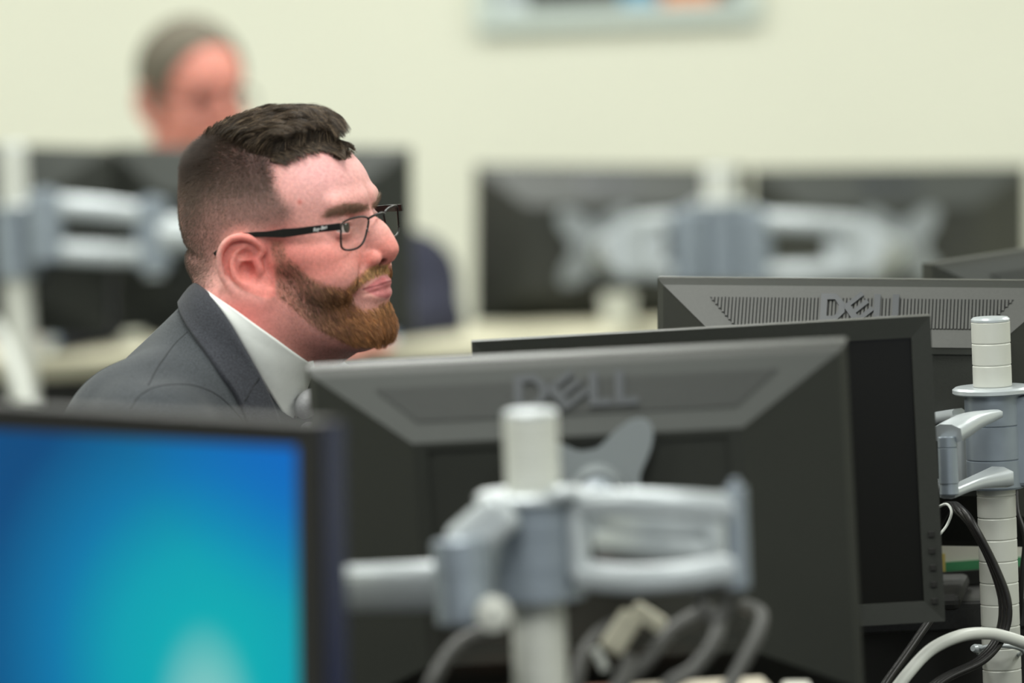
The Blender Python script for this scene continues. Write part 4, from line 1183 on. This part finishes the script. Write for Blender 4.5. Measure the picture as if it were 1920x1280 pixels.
def monitor_foot(key, zdesk, y_off=0.07, wide=.2):
    o = MON[key]; bpy.context.view_layer.update(); m = np.array(o.matrix_world); c = m[:3, 3]; bk = m[:3, 1]; bk = bk * (1, 1, 0); bk /= np.linalg.norm(bk)
    a = c + bk * .075 + (0, 0, -.02); mb = MB(); ang = math.atan2(bk[1], bk[0]) - math.pi / 2
    R = Matrix.Translation(Vector((a[0], a[1], 0))) @ Matrix.Rotation(ang, 4, 'Z')
    mb.box((0, .012, (a[2] + zdesk) / 2), (.06, .022, a[2] - zdesk - .012), mtx=R, bev=.005); put(mb.build('stand_neck', M['plastic_dark'], None), o)
    mb = MB(); mb.box((0, -.02, zdesk + .008), (wide, .17, .016), mtx=R, bev=.006); put(mb.build('stand_base', M['plastic_dark'], None), o)
monitor_foot('E', .75); monitor_foot('C', .67, wide=.16); monitor_foot('B', .752); monitor_foot('F', .752)

# ------------------------------------------------------------------ stands
def stand(label, base, top, r, pitch=0.021):
    b = Vector(base); t = empty('monitor_stand', tuple(b)); tag(t, label, 'monitor stand', None); t['_r'] = r; del t['_r']
    L = lambda p: tuple(Vector(p) - b)
    make_pole(t, (0, 0, 0), L(top), r, pitch); return t, L
# first pole, nearest the camera
d0 = 4.45
zt = P(994, 778, d0)
t, L = stand('blurred silver pole with window-shaped arms in front of the nearest monitor back', (P(994, 770, d0)[0], P(994, 770, d0)[1], 0.75), P(994, 778, d0), 0.0213, 0.019)
zc = P(1000, 1032, d0)
mb_c = zc
cc = (P(994, 770, d0)[0], P(994, 770, d0)[1], zc[2])
collar(t, L(cc), 0.038, 0.078, 0.046)
ring_arm(t, L(P(1085, 1012, d0 - .02)), L(P(1382, 1008, d0 - .05)), 0.076, bow=0.014, rp=0.0085, bar=(0.008, 0.0105), pivot0=False)
ring_arm(t, L(P(1340, 1010, d0 + .03)), L(P(1130, 985, d0 + .12)), 0.056, bow=-0.018, rp=0.008, bar=(0.008, 0.013), name='upper_arm', pivot0=False, pivot1=False)
vesa(t, L(P(1120, 925, d0 + .40)), (0, -1, 0.12), 0.115, roll=.15)
MB().lathe(L(P(1120, 930, d0 + .36)), L(P(1120, 960, d0 + .12)), [(0, .016), (1, .02)], 20).build('tilt_joint', M['metal_blue'], t)
mbk = MB(); mbk.sweep(smooth_path([L(P(860, 1095, d0 - .02)), L(P(740, 1100, d0 + .0)), L(P(600, 1104, d0 + .06))], 8), [(-.007, -.017), (-.004, -.019), (.004, -.019), (.007, -.017), (.012, .004), (.013, .012), (.008, .018), (-.008, .018), (-.013, .012), (-.012, .004)]); mbk.build('arm', M['metal'], t)
mbk = MB(); mbk.lathe(L(P(862, 1010, d0 - .05)), L(P(872, 1170, d0 - .05)), [(0, .019), (.03, .022), (.4, .022), (.41, .021), (.97, .022), (1, .019)], 24); mbk.build('pivot', M['metal_blue'], t)
mbk = MB(); mbk.box((0, 0, 0), (0.055, 0.03, 0.034), bev=.008, mtx=Matrix.Translation(Vector(L(P(905, 990, d0 - .04)))) @ Matrix.Rotation(math.radians(-38), 4, 'Y')); mbk.build('bracket', M['metal'], t)
MB().lathe(L(P(925, 1150, d0 - .09)), L(P(925, 1150, d0 - .065)), [(0, .006), (.1, .0135), (.9, .0135), (1, .012)], 24).build('knob', M['pole'], t)
MB().lathe(L(P(1055, 930, d0 - .03)), L(P(1055, 912, d0 - .03)), [(0, .013), (.6, .013), (1, .009)], 20).build('bolt', M['metal'], t)
pts = [Vector(L(P(1340 + 26 * math.cos(a), 1128 + 30 * math.sin(a), d0 - .03))) for a in np.linspace(0, 2 * math.pi, 24)[:-1]]
mbk = MB(); mbk.tube(pts, .0045, 8, closed=True); mbk.build('cable_clip', M['cable_grey'], t)

# ringed pole at the right edge
d1 = 5.62
pt = P(1857, 602, d1)
t, L = stand('sharp white ringed pole with blue-grey collar at the right edge', (pt[0], pt[1], 0.0), pt, 0.0193, 0.0212)
czz = P(1863, 828, d1)[2]
collar(t, L((pt[0], pt[1], czz)), 0.0285, 0.094, 0.040)
MB().box(L((pt[0] + .03, pt[1], czz)), (0.06, 0.036, 0.09), bev=.004).build('clamp_block', M['metal_blue'], t)
def wing(a, b, c_, r, name='arm', k0=.55, k1=1.3):
    mb = MB(); path = smooth_path([L(a), L(b), L(c_)], 8); n = len(path)
    sec = [(-r, -r * .45), (-r * .5, -r * .6), (r * .5, -r * .6), (r, -r * .45), (r, r * .3), (r * .4, r * .55), (-r * .4, r * .55), (-r, r * .3)]
    mb.sweep(path, sec, scale=[k0 + (k1 - k0) * math.sin(math.pi / 2 * min(1, (i + .4) / (n - 3))) for i in range(n)]); mb.build(name, M['metal'], t)
wing(P(1868, 775, d1 - .045), P(1815, 790, d1 - .09), P(1776, 812, d1 - .12), .0125)
wing(P(1872, 893, d1 - .045), P(1825, 905, d1 - .08), P(1776, 925, d1 - .12), .0125, 'lower_arm', 1.45, .7)
mbk = MB(); mbk.lathe(L(P(1776, 818, d1 - .12)), L(P(1780, 928, d1 - .12)), [(0, .009), (.02, .0095), (.18, .0095), (.19, .0088), (.2, .0095), (.8, .0095), (.81, .0088), (.98, .0095), (1, .009)], 24); mbk.build('pivot', M['metal_blue'], t)
ring_arm(t, L(P(1800, 845, d1 + .05)), L(P(1700, 850, d1 + .10)), 0.085, bow=.004, rp=.009, bar=(.008, .006), name='upper_arm', pivot0=False)
rg = [Vector(L(P(1875 + 42 * math.cos(a), 1221 + 11 * math.sin(a), d1 + .03 * math.sin(a)))) for a in np.linspace(0, 2 * math.pi, 32)[:-1]]
mbk = MB(); mbk.tube(rg, .0022, 8, closed=True); mbk.build('cable_ring', M['metal'], t)
MB().lathe(L(P(1824, 1215, d1 - .02)), L(P(1838, 1216, d1 - .01)), [(0, .003), (.3, .0045), (1, .0045)], 12).build('screw', M['metal'], t)

# far poles
def far_stand(label, px, py, d, r, arms):
    p = P(px, py, d); t, L = stand(label, (p[0], p[1], 0.0), p, r, 0.03)
    return t, L, p
t, L, p = far_stand('far pale pole between the two far monitors at right, four-bar arms', 1348, 320, 9.38, 0.027, 0)
cz = P(1352, 455, 9.38)
collar(t, L((p[0], p[1], cz[2])), 0.045, 0.125, 0.05)
for s, x1 in ((-1, 1215), (1, 1490)):
    ring_arm(t, L(P(1352 + s * 62, 462, 9.36)), L(P(1352 + s * 160 + (s > 0) * 90, 462, 9.34)), 0.115, bow=.01, rp=.03, bar=(.014, .016), pivot1=False)
    mbk = MB(); c0 = P(1140 if s < 0 else 1670, 470, 9.74); e0 = P(1352 + s * 160 + (s > 0) * 90, 462, 9.34)
    mbk.lathe(L(e0), L(c0), [(0, .05), (.5, .035), (1, .028)], 20); mbk.build('tilt_joint', M['metal'], t)
    vesa(t, L(P(1120 if s < 0 else 1690, 462, 9.80)), (0, -1, 0.1), 0.135)
t, L, p = far_stand('far pale pole at the left edge with a window-shaped arm', 22, 275, 9.0, 0.023, 0)
cz = P(30, 455, 9.0)
collar(t, L((p[0], p[1], cz[2])), 0.035, 0.11, 0.04)
ring_arm(t, L(P(85, 425, 8.95)), L(P(285, 440, 8.98)), 0.105, bow=.01, rp=.028, bar=(.014, .017))
mbk = MB(); mbk.lathe(L(P(285, 440, 8.98)), L(P(400, 440, 9.02)), [(0, .034), (.5, .03), (1, .024)], 20); mbk.build('upper_arm', M['metal'], t)
MB().lathe(L(P(285, 440, 8.98)), L(P(290, 520, 8.98)), [(0, .02), (.8, .018), (1, .014)], 16).build('knuckle', M['metal'], t)
vesa(t, L(P(470, 450, 9.05)), (0, -1, 0.1), 0.12)

# ------------------------------------------------------------------ picture on the wall
zw = 11.0
pl = P(893, 57, zw * 1.035); pr = P(1428, 52, zw * 1.035)
wx = (pl[0] + pr[0]) / 2; ww = abs(pr[0] - pl[0]); zb = (pl[2] + pr[2]) / 2 + .004; hh = 0.44
fr = empty('picture_frame', (wx, 11.48, zb)); tag(fr, 'white framed dark picture with orange and blue patches on the back wall', 'picture')
mb = MB(); f = .042
mb.box((0, 0, f / 2), (ww, .03, f), bev=.003); mb.box((0, 0, hh - f / 2), (ww, .03, f), bev=.003)
for s in (-1, 1): mb.box((s * (ww / 2 - f / 2), 0, hh / 2), (f, .03, hh - 2 * f), bev=.003)
mb.build('frame', mat('white_frame', (206, 218, 212), .5), fr)
MB().box((0, .004, hh / 2), (ww - 2 * f, .01, hh - 2 * f)).build('picture', mat('dark_print', (40, 42, 42), .4), fr)
MB().box((.145, -.002, f + .055), (.11, .004, .11)).build('orange_patch', mat('orange_print', (214, 120, 50), .5), fr)
MB().box((.045, -.002, f + .03), (.07, .004, .06)).build('blue_patch', mat('blue_print', (80, 150, 185), .5), fr)
MB().box((-.21, -.002, f + .09), (.05, .004, .18)).build('pale_patch', mat('pale_print', (190, 200, 205), .5), fr)

# ------------------------------------------------------------------ cables
def cable(label, pts, r, m, group=None, name='cable', n=10):
    pts = [(pts[-1][0], 1530, pts[-1][2]) if False else p for p in pts]
    if pts[-1][1] >= 1300: pts = list(pts) + [(pts[-1][0] - 15, 1500 if pts[-1][2] < 5 else 1620, pts[-1][2])]
    mb = MB(); w = wpath(pts, n=n); mb.tube(w, r, 10); o = mb.build(name, m); return tag(o, label, 'cable', group)
cable('thick white cable arching in front of the ringed pole', [(1660, 1320, 5.45), (1700, 1265, 5.46), (1745, 1218, 5.48), (1800, 1192, 5.50), (1850, 1187, 5.53), (1890, 1195, 5.55), (1940, 1212, 5.58)], .0062, M['cable_white'])
for k, (dx, dd) in enumerate(((0, 0), (7, -.006), (-6, .008))):
    cable(['black cable hooked in the ring of the pole, lowest bend', 'black cable hooked in the ring of the pole, outermost bend', 'black cable hooked in the ring of the pole, innermost bend'][k],
          [(1690 + dx, 1345, 5.50), (1760 + dx, 1278, 5.52), (1838 + dx, 1238, 5.545 + dd), (1876 + dx, 1190, 5.56 + dd), (1884 + dx, 1130, 5.56 + dd), (1862 + dx * .6, 1060, 5.56 + dd), (1826 + dx * .5, 990, 5.56 + dd), (1800 + dx, 958, 5.58 + dd), (1776 + dx, 948, 5.63), (1745 + dx, 1000, 5.66)], .0034, M['cable'])
cable('thin grey wire loop beside the off monitor', [(1755, 1010, 5.55), (1775, 985, 5.56), (1784, 960, 5.56), (1775, 945, 5.57), (1755, 952, 5.58)], .0014, M['cable_white'])
cable('black cable hanging behind the ringed pole', [(1905, 905, 5.72), (1908, 960, 5.70), (1922, 1010, 5.69), (1916, 1080, 5.69), (1912, 1140, 5.70), (1905, 1180, 5.72)], .003, M['cable'])
cable('black cable slanting below the off monitor', [(1745, 1160, 5.56), (1700, 1225, 5.53), (1655, 1290, 5.50), (1640, 1330, 5.48)], .0042, M['cable'])
for k, pp in enumerate(([(1395, 1135, 4.72), (1425, 1150, 4.70), (1420, 1190, 4.68), (1380, 1265, 4.66), (1350, 1330, 4.64)],
                        [(1350, 1150, 4.62), (1340, 1200, 4.60), (1300, 1255, 4.58), (1240, 1310, 4.56)],
                        [(1330, 1140, 4.66), (1260, 1180, 4.64), (1220, 1230, 4.62), (1150, 1320, 4.6)],
                        [(1175, 1160, 4.7), (1120, 1190, 4.68), (1090, 1240, 4.66), (1075, 1330, 4.64)],
                        [(1180, 1235, 4.6), (1170, 1265, 4.58), (1150, 1320, 4.56)],
                        [(930, 1180, 4.6), (870, 1200, 4.58), (830, 1245, 4.56), (800, 1320, 4.54)])):
    cable(['dark cable looping over beside the end of the silver arm', 'dark cable dropping through the clip under the silver arm', 'dark cable slanting left below the silver arm', 'dark cable curving down beside the silver pole',
           'dark cable below the pale plug', 'dark cable below the knob of the silver pole'][k], pp, .0062, M['cable_grey'])
# pale plug under the arm
pg = empty('cable_plug', tuple(P(1165, 1185, 4.62))); tag(pg, 'pale cream connector plug dangling under the silver arm', 'plug')
b0 = np.array(P(1165, 1185, 4.62)); mb = MB()
rt = Matrix.Rotation(math.radians(35), 4, 'Y')
mb.box((0, 0, 0), (.020, .014, .036), mtx=rt, bev=.004); mb.box((.012, 0, .022), (.030, .010, .014), mtx=rt, bev=.003)
mb.build('plug_body', mat('cream_plastic', (196, 192, 172), .5), pg)
mb = MB(); mb.cyl((-.022, 0, -.012), (-.014, 0, -.03), .004, seg=10); mb.cyl((.004, 0, -.018), (.004, 0, -.036), .004, seg=10); mb.build('screw', M['cable_white'], pg)

# ------------------------------------------------------------------ small things on the desks
def block(name, label, cat, c, d, m, rz=0, bev=.002, group=None, base=None):
    o = MB().box((0, 0, d[2] / 2), d, bev=bev).build(name, m, None, c); o.rotation_euler = (0, 0, math.radians(rz)); return tag(o, label, cat, group)
# paper tray behind the off monitor
tr = empty('paper_tray', tuple(P(1790, 1090, 5.95))); b = tr.location.copy(); b.z = 0.752; tr.location = b; tag(tr, 'black paper tray on the speckled desk behind the ringed pole', 'tray')
mb = MB(); mb.box((0, 0, .004), (.30, .22, .006)); mb.box((-.147, 0, .03), (.006, .22, .055)); mb.box((.147, 0, .03), (.006, .22, .055)); mb.box((0, -.108, .008), (.29, .006, .014)); mb.build('tray_body', M['plastic_dark'], tr); tr.rotation_euler = (0, 0, math.radians(14))
ob = block('paper_stack', 'white papers with a green and yellow edge lying in the black tray', 'papers', (b.x + .01, b.y + .01, b.z + .008), (.26, .18, .05), M['paper'], 14)
bk = MB().box((0, -.02, .052), (.24, .13, .002)).build('green_leaflet', mat('green_print', (70, 150, 100), .6), ob)
MB().box((.02, -.0915, .007), (.20, .002, .014)).build('green_cover', bk.active_material, ob); MB().box((-.075, -.092, .012), (.05, .002, .022)).build('yellow_cover', mat('yellow_edge', (215, 195, 110), .6), ob)
bk2 = MB().box((-.06, -.05, .0545), (.10, .07, .002)).build('yellow_leaflet', mat('yellow_print', (215, 195, 110), .6), ob)
# papers and boxes at the bottom edge, on the near desk
p = P(1300, 1296, 4.75); block('carton', 'low cream carton under the silver arm', 'box', (p[0], p[1] + .02, 0.75), (.13, .10, max(.03, p[2] - .75)), mat('cream_card', (200, 192, 175), .8), 4)
p = P(1080, 1298, 4.85); block('magazine_pile', 'multicoloured printed papers beside the foot of the silver pole', 'papers', (p[0], p[1], 0.75), (.20, .10, max(.03, p[2] - .75)), mat('mixed_print', (150, 110, 95), .7, noise=.5, nscale=60), -5)
p = P(1486, 1284, 4.8); block('label_box', 'small white boxes with dark stripes under the monitor edge', 'box', (p[0], p[1], 0.75), (.016, .05, max(.03, p[2] - .75)), M['paper'])
p = P(1507, 1284, 4.8); block('label_box', 'small pale box standing right of its white twin', 'box', (p[0], p[1], 0.75), (.012, .05, max(.03, p[2] - .75)), M['paper'])
# far desk clutter at left
p = P(22, 650, 8.95)
cable('white cable slanting down beside the far left pole', [(-20, 600, 8.9), (5, 640, 8.9), (30, 700, 8.88), (60, 780, 8.86)], .012, M['cable_white'])
def cup(label, px, py0, py1, d, r, m, name='paper_cup'):
    a = P(px, py1, d); zt = P(px, py0, d)[2]; z0 = .72; o = MB().lathe((0, 0, 0), (0, 0, max(.04, zt - z0)), [(0, r * .85), (.97, r), (.98, r * .92)], 24).build(name, m, None, (a[0], a[1], z0)); return tag(o, label, 'cup' if 'cup' in name else 'bottle')
cup('tall pale cup on the far cream desk below the reddish hand', 76, 645, 700, 9.52, .022, M['cable_white'], 'paper_cup')
cup('white bottle on the far desk beneath the left arm of the far right pole', 1160, 548, 612, 9.75, .030, M['cable_white'], 'bottle')

# ------------------------------------------------------------------ grey-haired man behind the far monitors
S2 = 1.05
H2 = head_matrix(P(362, 190, 9.78), 58, -6, S2, 0)
man2 = empty('person', (float(P(500, 600, 10.0)[0]), 10.0, 0.0))
tag(man2, 'grey-haired man with glasses in navy, seated behind the far monitors', 'person'); bpy.context.view_layer.update()
O2 = P(450, 500, 9.75)
def r2(px_, py_, d): return (P(px_, py_, d) - O2) * 1000
def head2(p):                                       # p head-local mm of the first head
    return smin(head_sdf(p), rc(p, (-22, 0, 0), (-20, 0, -95), 56, 58), 14)
def w2l(q): return to_l(H2, q.astype(float) * .001 + O2).astype(np.float32)
HD2, HF2 = surfnet(lambda p: smax(head2(p), -p[:, 2] - 100, 2), (-125, -100, -110), (135, 100, 145), 2.6)
NB, LS, LE, LH = r2(440, 335, 9.86), r2(762, 532, 9.78), r2(798, 600, 9.72), r2(706, 632, 9.56)
RS, RE, RH = r2(285, 470, 9.88), r2(180, 588, 9.74), r2(72, 626, 9.56)
def tor2(q):
    d = rc(q, r2(365, 215, 9.8), NB, 54, 62)
    return smin(d, rc(q, NB, NB + (20, 20, -60), 62, 90), 20)
def hand2(q, o, e):
    f = (np.array(o) - np.array(e)); f /= np.linalg.norm(f)
    return hand_sdf(q, o, f, np.cross((0, 0, 1.), f) * (1 if o[0] > 0 else -1))
def body2(q):
    d = smin(smin(tor2(q), hand2(q, LH, LE), 3), hand2(q, RH, RE), 3)
    d = smin(d, rc(q, NB, r2(520, 560, 9.98), 60, 110), 20)
    for a, b, c in ((LS, LE, LH), (RS, RE, RH)): d = smin(d, rc(q, r2(520, 520, 9.9), a, 90, 55), 20); d = smin(d, rc(q, a, b, 50, 36), 10); d = smin(d, rc(q, b, c, 36, 26), 6)
    return d
B2V, B2F = surfnet(body2, (-640, -420, -280), (480, 420, 300), 5.5)
V2 = np.concatenate([to_w(H2, HD2), B2V * .001 + O2]); F2 = np.concatenate([HF2, B2F + len(HD2)])
C2 = np.tile(lin((202, 134, 120)), (len(V2), 1))
o = mesh_obj('body', V2, F2, M['skin'], None, True); set_col(o.data, C2); put(o, man2)
def hair2(p):
    d = face_base(np.stack([p[:, 0], np.abs(p[:, 1]), p[:, 2]], 1).astype(np.float32)) - 7
    d = smax(d, (p[:, 0] - 22 - p[:, 2] * .45) * .9, 5); d = smax(d, -18 - p[:, 2] + 0 * p[:, 0], 5)
    return smax(d, -(ell(p, (0, 0, 0), (1, 1, 1)) * 0 + 1e3) if False else d, 1)
h2v, h2f = surfnet(hair2, (-130, -100, -40), (110, 100, 150), 3.5)
put(mesh_obj('hair', to_w(H2, h2v), h2f, mat('grey_hair', (92, 86, 74), .8, noise=.2, nscale=150), None, True), man2)
def jack2(q):
    d = rc(q, r2(500, 500, 9.98), r2(520, 680, 10.06), 135, 150)
    d = smin(d, rc(q, RS, LS, 72, 88), 45)
    d = smin(d, rc(q, LS, LE, 88, 66), 20); d = smin(d, rc(q, LE, LH, 60, 36), 14)
    d = smin(d, rc(q, RS, RE, 74, 58), 20); d = smin(d, rc(q, RE, RH, 56, 34), 14)
    return smax(d, -rc(q, NB + (0, -10, 60), NB + (0, 0, 10), 66, 64), 6)
def jack2c(q):
    d = jack2(q)
    for a, b in ((LH, LE), (RH, RE)):
        f = (a - b) / np.linalg.norm(a - b); d = smax(d, (q - np.float32(a + f * 2)) @ np.float32(f), 2) if False else smax(d, -rc(q, a + f * 30, a + f * 140, 46, 60), 2)
    return d
j2v, j2f = surfnet(jack2c, (-620, -420, -480), (520, 520, 260), 7.0)
put(mesh_obj('jacket', j2v * .001 + O2, j2f, M['navy'], None, True), man2)
for hnd, elb in ((LH, LE), (RH, RE)):
    f = (hnd - elb) / np.linalg.norm(hnd - elb)
    put(MB().lathe(tuple((hnd - f * 30) * .001 + O2), tuple((hnd + f * 12) * .001 + O2), [(0, .034), (.9, .034), (1, .031)], 24).build('cuff', M['lightblue'], None), man2)
for s in (-1, 1):
    pts = [to_w(H2, (100 - .002 * yy * yy, yy, zz)) for yy, zz in [(s * (40 + 24 * math.cos(a)), 12 + 17 * math.sin(a)) for a in np.linspace(0, 2 * math.pi, 24)[:-1]]]
    g = MB(); g.tube([tuple(p) for p in pts], .0018, 6, closed=True)
    g.build('rim', M['black_frame'], None)
    if s == -1:
        gl2 = empty('eyeglasses', tuple(to_w(H2, (100, 0, 12)))); tag(gl2, 'dark-rimmed glasses worn by the grey-haired man in navy', 'glasses'); bpy.context.view_layer.update()
    r_ = [x for x in COL.objects if x.name.startswith('rim') and x.parent is None][0]; put(r_, gl2)
    g = MB(); g.tube([tuple(to_w(H2, p)) for p in ((92, s * 65, 16), (60, s * 76, 16), (5, s * 79, 16))], .0018, 6); put(g.build('temple', M['black_frame'], None), gl2)
g = MB(); g.tube([tuple(to_w(H2, p)) for p in ((99, -17, 15), (103, 0, 18), (99, 17, 15))], .0016, 6); put(g.build('bridge', M['black_frame'], None), gl2)
for s in (-1, 1):
    sv = [np.array((72, s * 31.5, 17)) + 12.3 * np.array((math.cos(a), math.sin(a) * math.cos(b), math.sin(a) * math.sin(b))) for a in np.linspace(0, 1.6, 9) for b in np.linspace(0, 2 * math.pi, 16, endpoint=False)]
    put(mesh_obj('eye', to_w(H2, sv), [(i * 16 + k, i * 16 + 16 + k, i * 16 + 16 + (k + 1) % 16, i * 16 + (k + 1) % 16) for i in range(8) for k in range(16)], mat('eye_dark', (90, 70, 66), .2), None, True), man2)

pw2 = P(500, 640, 10.12); seat_person(man2, (pw2[0], 10.16, .60), (.15, -1), .34, M['navy'], 'black office chair under the grey-haired man', None)
